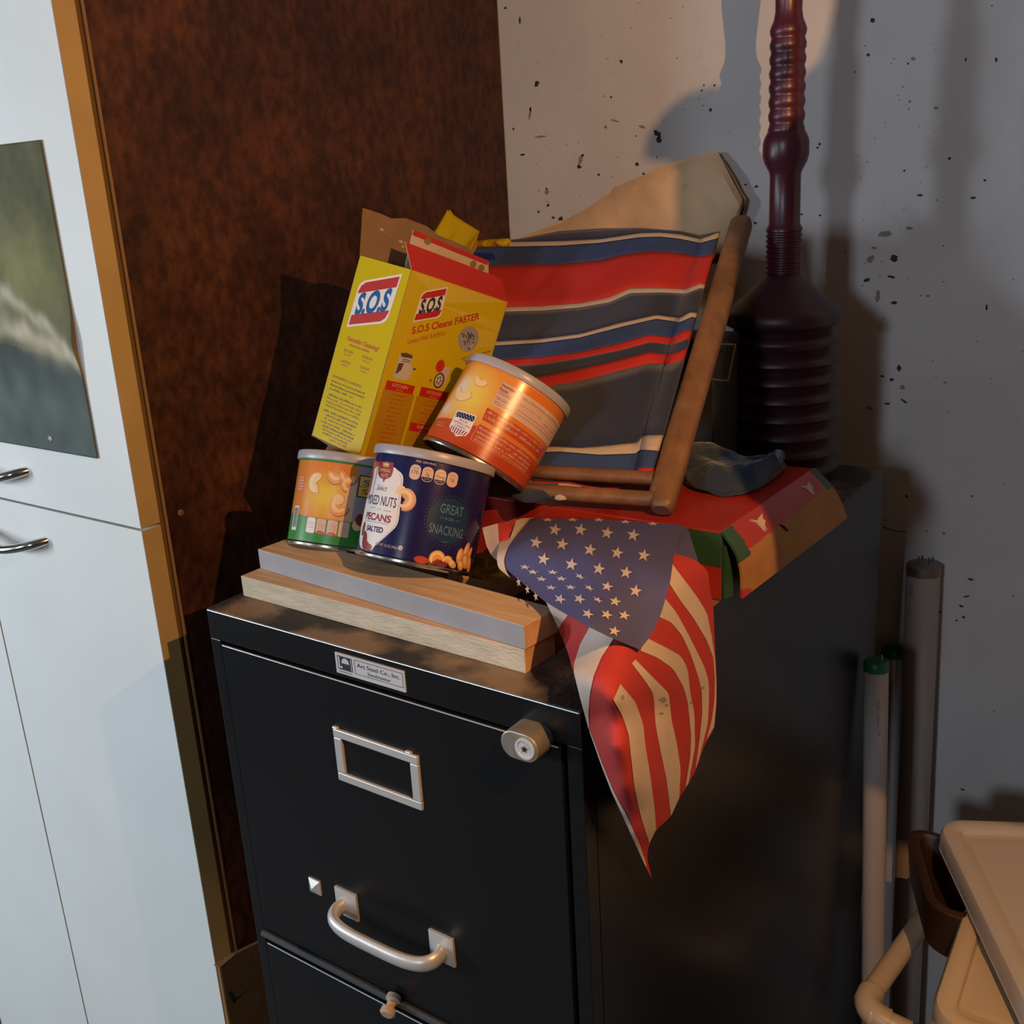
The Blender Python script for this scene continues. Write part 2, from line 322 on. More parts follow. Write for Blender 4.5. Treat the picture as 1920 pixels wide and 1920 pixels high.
for a in [(948, 15, 6, 5), (975, 38, 4, 14), (1007, 157, 9, 12, .5), (994, 213, 5, 26, .2, chip2_m), (995, 205, 4, 9), (1165, 115, 6, 8), (1146, 182, 4, 5), (1320, 160, 3, 4), (1332, 206, 5, 7), (1340, 160, 4, 5),
          (1233, 250, 20, 10, .8), (1236, 262, 10, 12), (1205, 238, 14, 6, .3, chip2_m), (1152, 226, 16, 4, .4, chip2_m), (1136, 238, 6, 6, 0, chip2_m), (1089, 300, 9, 24, .35, chip2_m), (1086, 313, 9, 7), (1093, 291, 6, 6),
          (1195, 308, 7, 8), (1123, 328, 6, 5), (1207, 326, 6, 5), (1025, 360, 8, 12, .3, chip2_m), (1025, 354, 5, 4), (1052, 410, 9, 9), (1028, 385, 6, 6), (1010, 397, 6, 5), (1038, 408, 7, 5), (980, 290, 9, 4), (1014, 256, 26, 4, 0, chip2_m), (963, 242, 4, 5),
          (1637, 38, 8, 9), (1628, 103, 6, 6), (1868, 112, 4, 9), (1811, 112, 4, 7), (1537, 270, 5, 5), (1533, 277, 5, 4), (1780, 297, 6, 6), (1847, 338, 5, 5), (1725, 366, 11, 5), (1825, 371, 9, 4), (1696, 320, 4, 4), (1755, 203, 9, 6, 0, chip2_m),
          (1706, 190, 5, 5, 0, chip2_m), (1712, 110, 8, 6, 0, chip2_m), (1660, 438, 22, 13, -.3, chip2_m), (1705, 428, 12, 7, 0, chip2_m), (1632, 485, 13, 14, 0, chip2_m), (1676, 484, 13, 15, -.5), (1640, 465, 10, 6, 0, chip2_m), (1672, 519, 15, 6, .3), (1626, 525, 12, 8, -.3), (1646, 556, 9, 24, 0, chip2_m),
          (1677, 568, 10, 8), (1850, 577, 4, 12), (1686, 690, 7, 13), (1672, 712, 10, 7, .6), (1692, 726, 8, 10, 0, chip2_m), (1695, 752, 14, 4, .7), (1630, 765, 12, 6, 0, chip2_m), (1655, 705, 8, 4), (1664, 757, 7, 6), (1418, 350, 6, 5), (1398, 346, 6, 3), (1502, 402, 12, 4), (1538, 404, 5, 4), (1416, 418, 5, 6),
          (1700, 930, 5, 7), (1823, 930, 4, 5), (1820, 1086, 11, 6), (1812, 1118, 10, 4, -.4), (1802, 1136, 8, 5, .3), (1807, 1157, 5, 6), (1794, 1163, 5, 4), (1762, 1147, 6, 5), (1805, 1480, 8, 4), (1661, 975, 4, 4), (1770, 1000, 6, 8, 0, chip2_m), (1900, 1117, 5, 4, 0, chip2_m), (1740, 555, 5, 4), (1772, 717, 5, 4, 0, chip2_m)]:
    chip(*a)
rg = random.Random(3)
for i in range(170):
    if i % 3 == 0: u, v = rg.uniform(960, 1370), rg.uniform(0, 440)
    elif i % 3 == 1: u, v = rg.gauss(1700, 60), rg.uniform(60, 800)
    else: u, v = rg.uniform(1580, 1920), rg.uniform(0, 1400)
    q = rg.uniform(1.2, 3.2); chip(u, v, q, q * rg.uniform(.6, 1.3), m=rg.choice([chip_m, chip2_m, chip2_m]))
# hairline crack low on the wall
for a, b in (((1655, 988), (1676, 996)), ((1676, 996), (1700, 998))):
    p, q = on('y', YB, *a), on('y', YB, *b); wb.decal(P2((p[0], p[2]), (q[0], q[2]), (q[0], q[2] + .0012), (p[0], p[2] + .0012)), wfn, .0006, chip_m)
struct('wall_back', wb)

# ================================================================= TALL CUPBOARD
SX, SY = -.2255, .1002       # right side plane, door front plane
cup = thing('storage_cupboard', 'tall white cupboard with honey coloured door edges and dark brown side panel', 'cupboard', (-.525, .45, 0))
zg = 1.3275
c = MB(); c.box((-.855, SY + .0315, .05), (SX, YB - .002, 2.15), brown_m); c.box((-.855, .17, 0), (SX - .01, YB - .02, .05), brown_m)
o = c.build('side_panel', cup); o['label'] = 'dark mottled brown side panel'
b = MB()
b.box((SX - .0012, SY + .0302, .05), (SX + .0012, SY + .0325, 2.15), edge_m); b.build('panel_edge', cup)
MB().box((SX - .02, SY + .0228, .05), (SX - .004, SY + .0320, 2.15), recess_m).build('front_post', cup)
def door(x0, x1, z0, z1, hx=None, hz=None, ev=True):
    m = MB(); m.box((x0, SY, z0), (x1, SY + .0235, z1), white_m); m.m[3] = m.mi(orange_m)
    m.add([(x0, SY - .0006, z0), (x1 - .0004, SY - .0006, z0), (x1 - .0004, SY - .0006, z1), (x0, SY - .0006, z1)], [(0, 1, 2, 3)], white_m)
    d = m.build('door', cup)
    if hx is not None:   # bow handle: two feet and a bar
        h = MB(); pts = []
        for k in range(25):
            f = k / 24; x = hx - .128 * (1 - f); e = min(f, 1 - f)
            pts.append((x, SY - .004 - .026 * min(1, (e / .16)) ** .6 if e < .16 else SY - .030, hz))
        h.tube([(hx, SY, hz)] + pts[::-1] + [(hx - .128, SY, hz)], .0052, chrome_m, 14); h.build('handle', d, smooth=True, angle=60)
    return d
xs_ = on('y', SY, 0, 1160)[0]
door(-.852, SX, zg + .0015, 2.14)
door(xs_ + .0015, SX, .06, zg - .0015)
door(-.852, xs_ - .0015, .06, zg - .0015)
S.view_layers[0].update()
doors = [o for o in cup.children if o.name.startswith('door')]
def bow(d, uR, vR, uL, vL, uM, vM):   # bow handle through traced end and middle points; feet touch the door
    a = on('y', SY, uR, vR); L = .128; e = np.array([-L, 0, 0]); h = MB(); pts = []
    for k in range(29):
        f = k / 28; y = -.030 * math.sin(math.pi * f) ** .42
        pts.append(a + e * f + np.array([0, y if 0 < k < 28 else .001, -.010 * math.sin(math.pi * f)]))
    h.tube(pts, .0054, chrome_m, 14); h.build('handle', d, smooth=True, angle=60)
bow(doors[0], 50, 883, 0, 0, 0, 0)
bow(doors[1], 87, 1014, 0, 0, 0, 0)
sc = MB(); p = on('x', SX, 338, 961); fr = (p + np.array([.0002, 0, 0]), np.array([1., 0, 0]), np.array([0, 1., 0]), np.array([0, 0, 1.]))
sc.lathe([(.0036, 0), (.0034, .0012), (.002, .0016)], kraft_m, fr, 20, cap1=True); sc.add([p + np.array([.0019, dy, dz]) for dy, dz in ((-.0004, -.0018), (.0004, -.0018), (.0004, .0018), (-.0004, .0018))], [(0, 1, 2, 3)], ink_m)
sc.build('screw', cup)

# painting print taped to the upper door
def pict(u, v):
    n1 = noise.noise(Vector((u * 6, v * 6, 1))); n2 = noise.noise(Vector((u * 20, v * 26, 5)))
    base = np.array([.095, .098, .050]) * (1 + .45 * n1 + .2 * n2)
    glow = math.exp(-((u - .70) ** 2 / .08 + (v - .40) ** 2 / .022)); base = base + glow * np.array([.14, .13, .045])
    edge = .60 + .09 * u + .015 * n1
    if v > edge: base = np.array([.092, .118, .112]) * (1 + .35 * noise.noise(Vector((u * 9, v * 9, 4)))) * (.55 + min(.45, (v - edge) * 3))
    for (x0, y0, x1, y1, w, k) in ((-.1, .55, .55, .46, .030, .5), (.50, .46, .78, .56, .024, .75), (.76, .55, 1.02, .70, .024, .8), (-.1, .60, .6, .585, .028, .6), (.55, .585, .98, .665, .026, .75), (.3, .50, .6, .60, .04, .35), (.62, .60, .90, .65, .05, .5)):
        t = max(0, min(1, ((u - x0) * (x1 - x0) + (v - y0) * (y1 - y0)) / ((x1 - x0) ** 2 + (y1 - y0) ** 2))); d = math.hypot(u - x0 - t * (x1 - x0), (v - y0 - t * (y1 - y0)) + .014 * noise.noise(Vector((u * 12, v * 5, 2))))
        a = math.exp(-(d / w) ** 2) * k; base = base * (1 - a) + np.array([.50, .45, .33]) * (1 + .2 * n2) * a
    return (*np.clip(base, .01, 1), 1)
pic_m = mat('poster_print', (.1, .1, .1), .75, spec=.2, vcol=True, bump=.1, bscale=60)
pts = [on('y', SY - .0025, u, v) for u, v in ((77, 262), (183, 860))]
pz1, pz0, px1 = pts[0][2], pts[1][2], pts[1][0]; px0 = px1 - .24
G = []; cl = []; N1, N2 = 110, 130
for i in range(N2 + 1):
    row = []; v = i / N2
    for j in range(N1 + 1):
        u = j / N1; curl = .005 * max(0, (u - .85) / .15) ** 2 * math.exp(-((v - .62) / .08) ** 2)
        xe = -.0012 * math.exp(-((v - .64) / .05) ** 2) * (u ** 6)
        row.append((px0 + (px1 - px0) * u + xe, SY - .0025 - curl, pz1 + (pz0 - pz1) * v)); cl.append(pict(u, v))
    G.append(row)
m = MB(); m.grid(G, pic_m, cl, flip=False); w0 = on('y', SY - .0028, 95, 822)
m.decal(star(w0[0], w0[2], .006, .8, .5), lambda x, z, o: (x, SY - .0032, z), 0, c_lgrey)
tag(m.build('poster', solid=.0005, smooth=True), 'unframed dark olive painting print stuck on the white upper cupboard door', 'poster')

# ================================================================= FILING CABINET
W_, D_, H_ = .381, .657, 1.32
cab = thing('filing_cabinet', 'black steel filing cabinet with dusty top, silver label frame and bow handle', 'filing cabinet', (W_ / 2, D_ / 2, 0))
m = MB(); m.box((0, .014, .02), (W_, D_, H_ - .0012), black_m); m.box((0, 0, H_ - .028), (W_, .016, H_ - .0012), black_m)
for x0, x1 in ((0, .0125), (W_ - .0125, W_)): m.box((x0, 0, .02), (x1, .016, H_ - .028), black_m)
m.box((.0, 0, .0), (W_, .016, .05), black_m); m.box((.001, -.0007, H_ - .0018), (W_ - .001, .0005, H_ - .0008), glint_m); m.box((.03, .03, 0), (W_ - .03, D_ - .03, .02), black_m)
m.build('body', cab, bevel=.0015)
MB().box((.0004, .0004, H_ - .0014), (W_ - .0004, D_ - .0004, H_), dust_m).build('top_panel', cab)
dz = [(.9935, 1.2905), (.6835, .9805), (.3735, .6705), (.0635, .3605)]
def raised(m, cx, cz, sx, sz, h, mt, y0=0.):   # small pyramid plate
    m.add([(cx - sx, y0, cz - sz), (cx + sx, y0, cz - sz), (cx + sx, y0, cz + sz), (cx - sx, y0, cz + sz), (cx - sx, y0 - h * .3, cz - sz), (cx + sx, y0 - h * .3, cz - sz), (cx + sx, y0 - h * .3, cz + sz), (cx - sx, y0 - h * .3, cz + sz), (cx, y0 - h, cz)],
          [(0, 1, 5, 4), (1, 2, 6, 5), (2, 3, 7, 6), (3, 0, 4, 7), (4, 5, 8), (5, 6, 8), (6, 7, 8), (7, 4, 8)], mt)
for i, (z0, z1) in enumerate(dz):
    m = MB(); m.box((.0155, -.0022, z0), (W_ - .0155, .0135, z1), black_m)
    m.box((.0175, -.0030, z1 - .0016), (W_ - .0175, -.0016, z1 - .0004), glint_m); dr = m.build('drawer', cab, bevel=.0014, bseg=3)  # bright strip painted in as the highlight on the drawer's top edge
    y0 = -.0022; f = MB()
    x0, x1, zz0, zz1 = .1455, .2350, z1 - .0925, z1 - .0450
    for lo, hi in (((x0, zz1 - .0075), (x1, zz1)), ((x0, zz0), (x1, zz0 + .0075)), ((x0, zz0 + .0075), (x0 + .0085, zz1 - .0075)), ((x1 - .0085, zz0 + .0075), (x1, zz1 - .0075))):
        f.box((lo[0], y0 - .0028, lo[1]), (hi[0], y0 + .0005, hi[1]), alu_m)
    f.box((x0, y0 - .0034, zz1), (x0 + .006, y0, zz1 + .0022), alu_m); f.box((x1 - .012, y0 - .0034, zz1), (x1 - .006, y0, zz1 + .0022), alu_m)
    f.build('label_holder', dr, bevel=.0009)
    h = MB(); hz = z0 + .079; xa, xb = .136, .2415
    for cx in (xa, xb): raised(h, cx, hz, .0125, .0135, .0075, alu_m, y0)
    pts = []
    for k in range(33):
        t = k / 32; a = math.pi * t
        x = (xa + xb) / 2 - math.copysign(abs(math.cos(a)) ** .55, math.cos(a)) * .0560; y = y0 - .005 - .0215 * math.sin(a) ** .6; pts.append((x, y, hz - .001 - .003 * math.sin(a)))
    h.tube([(xa - .001, y0 - .002, hz)] + pts[1:-1] + [(xb + .001, y0 - .002, hz)], .0050, alu_m, 12, squash=1.45)
    hd = h.build('handle', dr, smooth=True, angle=40)
    l = MB(); raised(l, .0975, z0 + .0815, .0068, .0072, .0055, alu_m, y0); l.build('latch', dr)
# chrome strip on the lower lip of the top drawer
MB().tube([(.0165, -.0045, .9925), (W_ - .0165, -.0045, .9925)], .0034, mat('worn_black_lip', (.10, .10, .10), .4, .6), 10).build('drawer_lip', cab, smooth=True)
# lock
m = MB(); fr = (np.array([.3435, 0, 1.2905]), np.array([0, -1., 0]), np.array([1., 0, 0]), np.array([0, 0, 1.]))
def stadium(x0, x1, cz, r, n=14):
    o = []
    for k in range(n + 1): t = math.pi / 2 + math.pi * k / n; o.append((x0 + r * math.cos(t), cz + r * math.sin(t)))
    for k in range(n + 1): t = -math.pi / 2 + math.pi * k / n; o.append((x1 + r * math.cos(t), cz + r * math.sin(t)))
    return o
st = stadium(.3375, .3475, 1.2925, .0105); n = len(st)
vs = [(x, 0, z) for x, z in st] + [(x, -.019, z) for x, z in st]; fs = [(k, (k + 1) % n, n + (k + 1) % n, n + k) for k in range(n)] + [tuple(range(n, 2 * n))]
m.add(vs, fs, lock_m); lk = m.build('lock', cab, bevel=.0008)
k2 = MB(); fr = (np.array([.3475, -.019, 1.2925]), np.array([0, -1., 0]), np.array([1., 0, 0]), np.array([0, 0, 1.])); k2.lathe([(.0078, -.001), (.0078, .0012), (.0062, .0012), (.006, .0004)], plate_m, fr, 28, cap1=True)
k2.decal(star(.3475, 1.2925, .0032), lambda x, z, o: (x, -.0202, z), 0, gap_m); k2.build('keyhole', lk)
# name plate
P0, P1 = (.1545, 1.2960), (.2262, 1.3135)
m = MB(); m.box((P0[0], -.0012, P0[1]), (P1[0], .0003, P1[1]), plate_m); pf = lambda x, z, o: (P0[0] + x, -.0012 - o, P0[1] + z)
pw, ph = P1[0] - P0[0], P1[1] - P0[1]
m.decal(rect(.0022, .0038, .0180, .0155), pf, .0001, ink_m); m.decal(rect(.0030, .0045, .0172, .0148), pf, .00015, plate_m); m.decal(rect(.0046, .0045, .0165, .0148), pf, .0002, ink_m)
m.decal(ell(.0108, .0103, .0040, .0040), pf, .00025, plate_m); m.decal(P2(*[(.0108 + .0037 * math.cos(t), .0097 + .0037 * math.sin(t)) for t in np.linspace(math.pi, 2 * math.pi, 14)]), pf, .0003, ink_m)
m.decal(rect(.0052, .0052, .0072, .0070), pf, .0003, plate_m)
for a in (rect(.0205, .0035, .0702, .0039), rect(.0205, .0153, .0702, .0157), rect(.0205, .0035, .0209, .0157), rect(.0698, .0035, .0702, .0157)): m.decal(a, pf, .00012, ink_m)
m.decal(text('Art Steel Co., Inc.', .0452, .0117, .0036, .044), pf, .0002, ink_m); m.decal(text('Steelmaster', .0458, .0065, .0027, .024), pf, .0002, ink_m); m.decal(text('Steelmaster', .0101, .0023, .0014, .014), pf, .0002, ink_m)
o = m.build('name_plate', cab); o['label'] = 'silver maker plate reading Art Steel Co., Inc.'
# pale knob hanging at the drawer lip
m = MB(); p = np.array([.1830, -.004, .9985]); fr = (p, unit([.25, -1., -.35]), unit([1., .25, 0]), unit(np.cross([.25, -1., -.35], [1., .25, 0])))
m.lathe([(.004, 0), (.0066, .001), (.0068, .005), (.0040, .007), (.0038, .012), (.0066, .013), (.0068, .017), (.005, .0185)], nylon_m, fr, 24, cap0=True, cap1=True); o = m.build('drawer_stop', cab, smooth=True); o['label'] = 'pale round plastic knob'

# ================================================================= WOOD STRIPS
def strip(name, fl, fr_, z0, th, wd, mt_front, label, group):
    fl = np.array([fl[0], fl[1]]); fr_ = np.array([fr_[0], fr_[1]]); d = unit(fr_ - fl); n = np.array([-d[1], d[0]]); L = np.linalg.norm(fr_ - fl)
    T = lambda a, b, c: (*(fl + d * a + n * b), z0 + c)
    m = MB(); m.box((0, 0, 0), (L, wd, th), pine_m, T)
    m.m[2] = m.mi(mt_front); m.m[3] = m.mi(endgrain_m); m.m[5] = m.mi(endgrain_m)
    o = m.build(name, bevel=.0006); return tag(o, label, 'board', group)
strip('wooden_strip', (.0076, .0352), (.3170, .0287), 1.3202, .0190, .038, pinecut_m, 'rough cut pale pine strip lying on the cabinet top, under the grey edged strip', None)
strip('wooden_strip', (.0105, .0555), (.3181, .0284), 1.3394, .0187, .038, greypaint_m, 'pine strip with grey painted front edge, the upper one under the nut cans', None)

# ================================================================= NUT CANS
def can(label, c, a, H, paint, sc=1.):
    if sc != 1: H = H / sc
    c = np.array(c); a = unit(a); tc = unit(CC - (c + a * H / 2)); n0 = unit(tc - a * (tc @ a)); s_ = np.cross(a, n0); fr = (c, a * sc, n0 * sc, s_ * sc); R_ = .05
    root = thing('nut_can', label, 'can', c)
    m = MB(); m.lathe([(.0, .0035), (.040, .0035), (.0455, .0025), (.0475, .0035), (.0482, .0008), (.0502, .0), (.0510, .0012), (.0510, .0030), (.0500, .0040), (.0494, .0045), (.0494, H - .004), (.0508, H - .003), (.0508, H - .001), (.048, H)], tin_m, fr, 96)
    nf = 96
    for i in range(len(m.m)):
        if i >= 4 * nf: m.m[i] = m.mi(rim_m)
    m.build('tin_body', root, smooth=True, angle=30)
    m = MB(); h0 = .0044; h1 = H - .0055
    fn = lambda u, v, o=0: c + sc * (a * v + (R_ + o) * (math.cos(u / R_) * n0 + math.sin(u / R_) * s_))
    paint(m, fn, h0, h1)
    lab = m.build('label_wrap', root, smooth=True, angle=60)
    m = MB(); m.lathe([(.0500, H - .0070), (.0518, H - .0070), (.0522, H - .0062), (.0522, H - .001), (.0516, H + .0006), (.0500, H + .0012), (.0478, H + .0012), (.0470, H + .0002), (.0440, H - .0004), (.0, H - .0004)], lid_m, fr, 96)
    m.build('lid', root, smooth=True, angle=40)
    return root
def base_wrap(m, fn, h0, h1, mt, colf=None):
    n, k = 180, (2 if colf is None else 40); G = []; cl = []
    for i in range(k + 1):
        v = h0 + (h1 - h0) * i / k; row = []
        for j in range(n + 1):
            u = .05 * (2 * math.pi * j / n - math.pi); row.append(fn(u, v, 0))
            if colf: cl.append(colf(u * 1000, v * 1000))
        G.append(row)
    m.grid(G, mt, cl if colf else None)
mm = .001
def D(m, fn, shape, lay, mt, st=.0025): m.decal(([(x * mm, y * mm) for x, y in shape[0]], shape[1]), fn, .00012 + lay * .00007, mt, st)
def nut(m, fn, cx, cy, r, w, a0, a1, lay, cm=c_nut):
    r = r * .74; w = w * 1.12; dk = c_nutd if cm is c_nut else (c_nut if cm is c_nutl else c_pecan)
    D(m, fn, crescent(cx + .3, cy - .7, r, w, a0, a1), lay, dk); D(m, fn, crescent(cx, cy, r, w * .96, a0, a1), lay + 1, cm); D(m, fn, crescent(cx - .3, cy + .5, r * 1.12, w * .34, a0 + 22, a1 - 22), lay + 2, c_nutl if cm is c_nut else cm)
def blue_paint(m, fn, h0, h1):
    base_wrap(m, fn, h0, h1, c_navy)
    DD = lambda s_, l, mt: D(m, fn, s_, l, mt)
    DD(PS((-61, 5.5), (-40, 5), (-38, 10), (-32, 15), (-24, 24), (-20, 29.5), (-19.6, 36), (-20.8, 46), (-22, 58), (-22.6, 68), (-25, 72), (-31, 74.5), (-33, 76), (-54, 76), (-60, 74), (-66, 72), (-73, 60), (-76, 40), (-70, 20)), 0, c_white)
    DD(P2((-76, 79), (-55, 79), (-55, 50), (-66, 46), (-78, 50)), 0, c_orred)
    # stitched edge of the badge
    Q = resamp([(-37, 12), (-31, 17), (-24.5, 25), (-21.3, 30), (-21.2, 37), (-22.4, 47), (-23.6, 58), (-24.2, 67), (-27, 71)], 60)
    for q in Q[::1]: DD(ell(q[0], q[1], .28, .28, 6), 1, c_navy)
    DD(P2((-54, 79.4), (-35, 79.4), (-34.2, 72), (-35, 68), (-38.5, 65.8), (-41, 65.2), (-42.5, 62), (-44, 65.2), (-49, 66), (-53, 69), (-54, 73)), 2, c_maroon)
    DD(P2((-47.6, 76.5), (-47.9, 79.8 - .6), (-46, 77.5), (-45.2, 79.6), (-44.2, 77.5), (-43.5, 79.7), (-42.7, 77.5), (-41.6, 79.6), (-41.2, 77.3), (-39.6, 79), (-40, 76.3)), 3, c_gold); DD(rect(-47.4, 75.3, -40, 75.9), 3, c_gold)
    DD(text('IMPERIAL', -43.3, 72.4, 2.9, 14.5), 3, c_gold); DD(text('NUTS', -42.9, 68.2, 3.2, 9), 3, c_gold)
    DD(text('Select', -43, 57.8, 4.6, 13, shear=.35), 2, c_dgrey); DD(text('MIXED NUTS', -43.5, 47.5, 8.2, 38, bold=.0), 2, c_navy)
    DD(rect(-55, 40.6, -46, 40.9), 2, c_dgrey); DD(rect(-36, 39.6, -28, 39.9), 2, c_dgrey); DD(text('WITH', -41, 40.2, 1.6, 5), 2, c_pink)
    DD(text('PECANS', -43, 33.6, 5.8, 33, bold=.03), 2, c_maroon); DD(rect(-58, 29, -28.5, 29.3), 2, c_dgrey); DD(text('SALTED', -42.5, 23.7, 4.4, 21, bold=.03), 2, c_navy)
    # pecans on the left edge, big cashew
    for q in ((-53, 13, 4, 8, .3), (-49, 9, 6, 3.5, -.3), (-45.5, 7.6, 5, 3, .2), (-60, 22, 3, 6, 0), (-67, 62, 4, 10, .1)): DD(ell(q[0], q[1], q[2], q[3], 20, q[4]), 3, c_pecan); DD(ell(q[0] - .8, q[1] + .6, q[2] * .45, q[3] * .6, 16, q[4]), 4, c_maroon)
    nut(m, fn, -18.5, 51.5, 7.2, 4.3, 130, -95, 3, c_nut); DD(ell(-23, 58.6, 4.2, 3.4, 20, .5), 4, c_nutl)
    # nutrition bubbles
    DD(text('PER SERVING', -6.6, 84.0, 1.9, 16.5), 1, c_cream)
    for cx, top, n1, n2, f in ((-14, 'CALORIES', '170', '', 0), (-3.6, 'SAT FAT', '2g', '10% DV', 1), (6.9, 'SODIUM', '95mg', '4% DV', 1), (17.2, 'SUGARS', '1g', '', 0)):
        DD(rrect(cx - 4.6, 68.8, cx + 4.6, 81, 4), 1, c_cream)
        if f: DD(P2(*[(cx + 4.1 * math.cos(t), 72.4 + 3.1 * math.sin(t)) for t in np.linspace(math.pi, 2 * math.pi, 14)]), 2, c_navy); DD(text(n2, cx, 71.1, 1.1, 4.6), 3, c_cream)
        DD(text(top, cx, 78.3, 1.1, 5.6), 2, c_nutd); DD(text(n1, cx, 75.1, 3, {3: 5.6, 2: 3.2, 4: 7}[len(n1)]), 2, c_dgrey)
    # great for snacking roundel
    DD(ell(21.5, 41.5, 19, 18.6, 40), 1, c_teal)
    for k in range(42): t = 2 * math.pi * k / 42; DD(ell(21.8 + 20.8 * math.cos(t), 41.6 + 20.4 * math.sin(t), .34, .34, 6), 1, c_tealtxt)
    DD(text('GREAT', 22.6, 51, 8.0, 21), 2, c_tealtxt); DD(text('FOR', 21.6, 42.9, 2.6, 7.5), 2, c_tealtxt); DD(text('SNACKING', 21.6, 33.6, 8.0, 31), 2, c_tealtxt)
    for x0, x1 in ((13, 16.5), (27, 31)): DD(rect(x0, 42.7, x1, 43.1), 2, c_tealtxt)
    DD(crescent(21, 28, 4, .25, 230, 310), 2, c_tealtxt)
    DD(text('NET WT. 12 OZ (340g)', -26.5, 12.2, 2.1, 21), 2, c_cream); DD(ell(-13.4, 12.6, 1.9, 1.9), 2, c_cream); DD(text('U', -13.4, 12.6, 1.8), 3, c_navy)
    # nut pile at the foot
    for q in ((5, 6.5, 6, 3, 0, c_red), (14, 7, 5, 3, .2, c_pecan), (22, 7, 6, 3.4, 0, c_pecan)): DD(ell(q[0], q[1], q[2], q[3], 20, q[4]), 2, q[5])
    nut(m, fn, 18, 8.6, 6.2, 3.2, 195, 20, 3); nut(m, fn, 27, 8, 4.2, 2.6, 160, -10, 5)
    for q in ((32, 8, 4.5, 3, -.4), (38.5, 15.5, 3.6, 6.8, -.1), (45.5, 21, 3.4, 7.2, -.25), (47, 12, 4.6, 6.5, .5), (51.5, 19, 2.6, 6, -.3), (42, 8, 4, 4, .3), (54, 10, 3.6, 7, .2)):
        DD(ell(q[0] + .5, q[1] - .4, q[2], q[3], 22, q[4]), 6, c_nutd); DD(ell(q[0], q[1], q[2] * .94, q[3] * .95, 22, q[4]), 7, c_nut); DD(ell(q[0] - .9, q[1] + .8, q[2] * .45, q[3] * .6, 18, q[4]), 8, c_nutl)
    for k in range(24): DD(scrib(63.2, 12 + k * 2.9, 1.6, 1.5, k), 2, c_cream)
    for k in range(3): DD(rect(62.4, 22 + 20 * k, 62.7, 38 + 20 * k), 2, c_dblue)
can('navy nut can reading Mixed Nuts and Great for Snacking, standing in front on the strips', (.1666, .0866, 1.3589), (.0085, .4571, 1), .0913, blue_paint, .976)
def mixc(a, b, t): t = max(0, min(1, t)); return tuple(a[i] * (1 - t) + b[i] * t for i in range(3))
def green_paint(m, fn, h0, h1):
    def cf(u, v):
        if v > 76.5 or v < 26 - .1 * (u + 40) * 0: return (.03, .22, .035, 1)
        if u > 3.5: return (.30, .27, .30, 1)
        d = math.hypot((u + 20) / 34, (v - 46) / 30); st = noise.noise(Vector((u * .06, v * .5 + u * .12, 3))) * .5
        cc = mixc((.72, .50, .06), (.66, .20, .03), (d - .15) * 1.3 + st * .35); cc = mixc(cc, (.66, .45, .33), (u + 12) / 16 if v < 62 else 0)
        return (*cc, 1)
    base_wrap(m, fn, h0, h1, c_grad, cf)
    DD = lambda s_, l, mt: D(m, fn, s_, l, mt)
    DD(P2((-70, h0 * 1000), (40, h0 * 1000), (40, 25.5), (4, 26), (-30, 24.5), (-50, 27.5), (-70, 28)), 0, c_green); DD(rect(-78, 76, 60, h1 * 1000), 0, c_green)
    nut(m, fn, -32, 56.5, 7.2, 3.9, 60, 290, 2, c_nutl); DD(crescent(-31.4, 56.8, 5.2, 1.0, 80, 270), 5, c_ltyel)
    nut(m, fn, -14.5, 67, 6.5, 4.6, 170, 330, 2); nut(m, fn, -4, 66.5, 6.5, 3.6, 150, 360, 3); nut(m, fn, -2, 58, 5.5, 3.4, 250, 60, 4)
    nut(m, fn, -7.5, 39.5, 6.4, 4.6, 75, 350, 2); DD(ell(-9.5, 44.5, 4.8, 4.6, 20), 6, c_nutl)
    for k, (cx, t1, t2, r) in enumerate(((-32, '150', 'CALORIES', 0), (-21.8, '2.5g', 'SAT FAT', 1), (-11.2, '85mg', 'SODIUM', 1), (-1, '1g', 'SUGARS', 0))):
        DD(rrect(cx - 4.6, 12.2, cx + 4.6, 25.6, 1.6), 2, c_cream if k else c_white)
        if r: DD(P2(*[(cx + 4.2 * math.cos(t), 12.3 + 2.8 * math.sin(t)) for t in np.linspace(0, math.pi, 14)]), 3, c_orred); DD(text('10%' if k == 1 else '4%', cx, 13.4, 1.1, 3), 4, c_cream)
        DD(text(t1, cx, 20.6, 3, {3: 5, 4: 6.2, 2: 2.4}[len(t1)]), 3, c_pink); DD(text(t2, cx, 17.2, 1.1, 6), 3, c_pink)
    DD(rect(-60, 12.8, -50.6, 34.5), 2, c_white)
    for k in range(11): DD(rect(-58.5 + k * .7, 15.5, -58.5 + k * .7 + random.choice([.25, .45]), 33), 3, c_dgrey)
    for k in range(5): DD(rect(-60 + 0, 49 + k * 2.6, -49.5, 50.4 + k * 2.6), 2, c_pink)
    DD(rect(5.5, 49, 26, 68.5), 2, c_dblue); DD(rect(6.6, 50, 26, 67.6), 3, c_yellow); DD(text('S', 13, 62.5, 5, 7), 4, c_lblue); DD(text('S', 12.3, 54.5, 4.6, 6), 4, c_pecan); DD(rect(6.6, 58.4, 26, 58.9), 4, c_dblue)
    nut(m, fn, 14, 29.5, 5, 2.6, 110, 260, 3, c_pecan); DD(ell(10, 24, 4.5, 4.5), 4, c_nutl)
can('green and orange nut can left of the navy can, under the yellow carton', (.052, .1172, 1.3428), (-.048, .435, 1), .0848, green_paint)
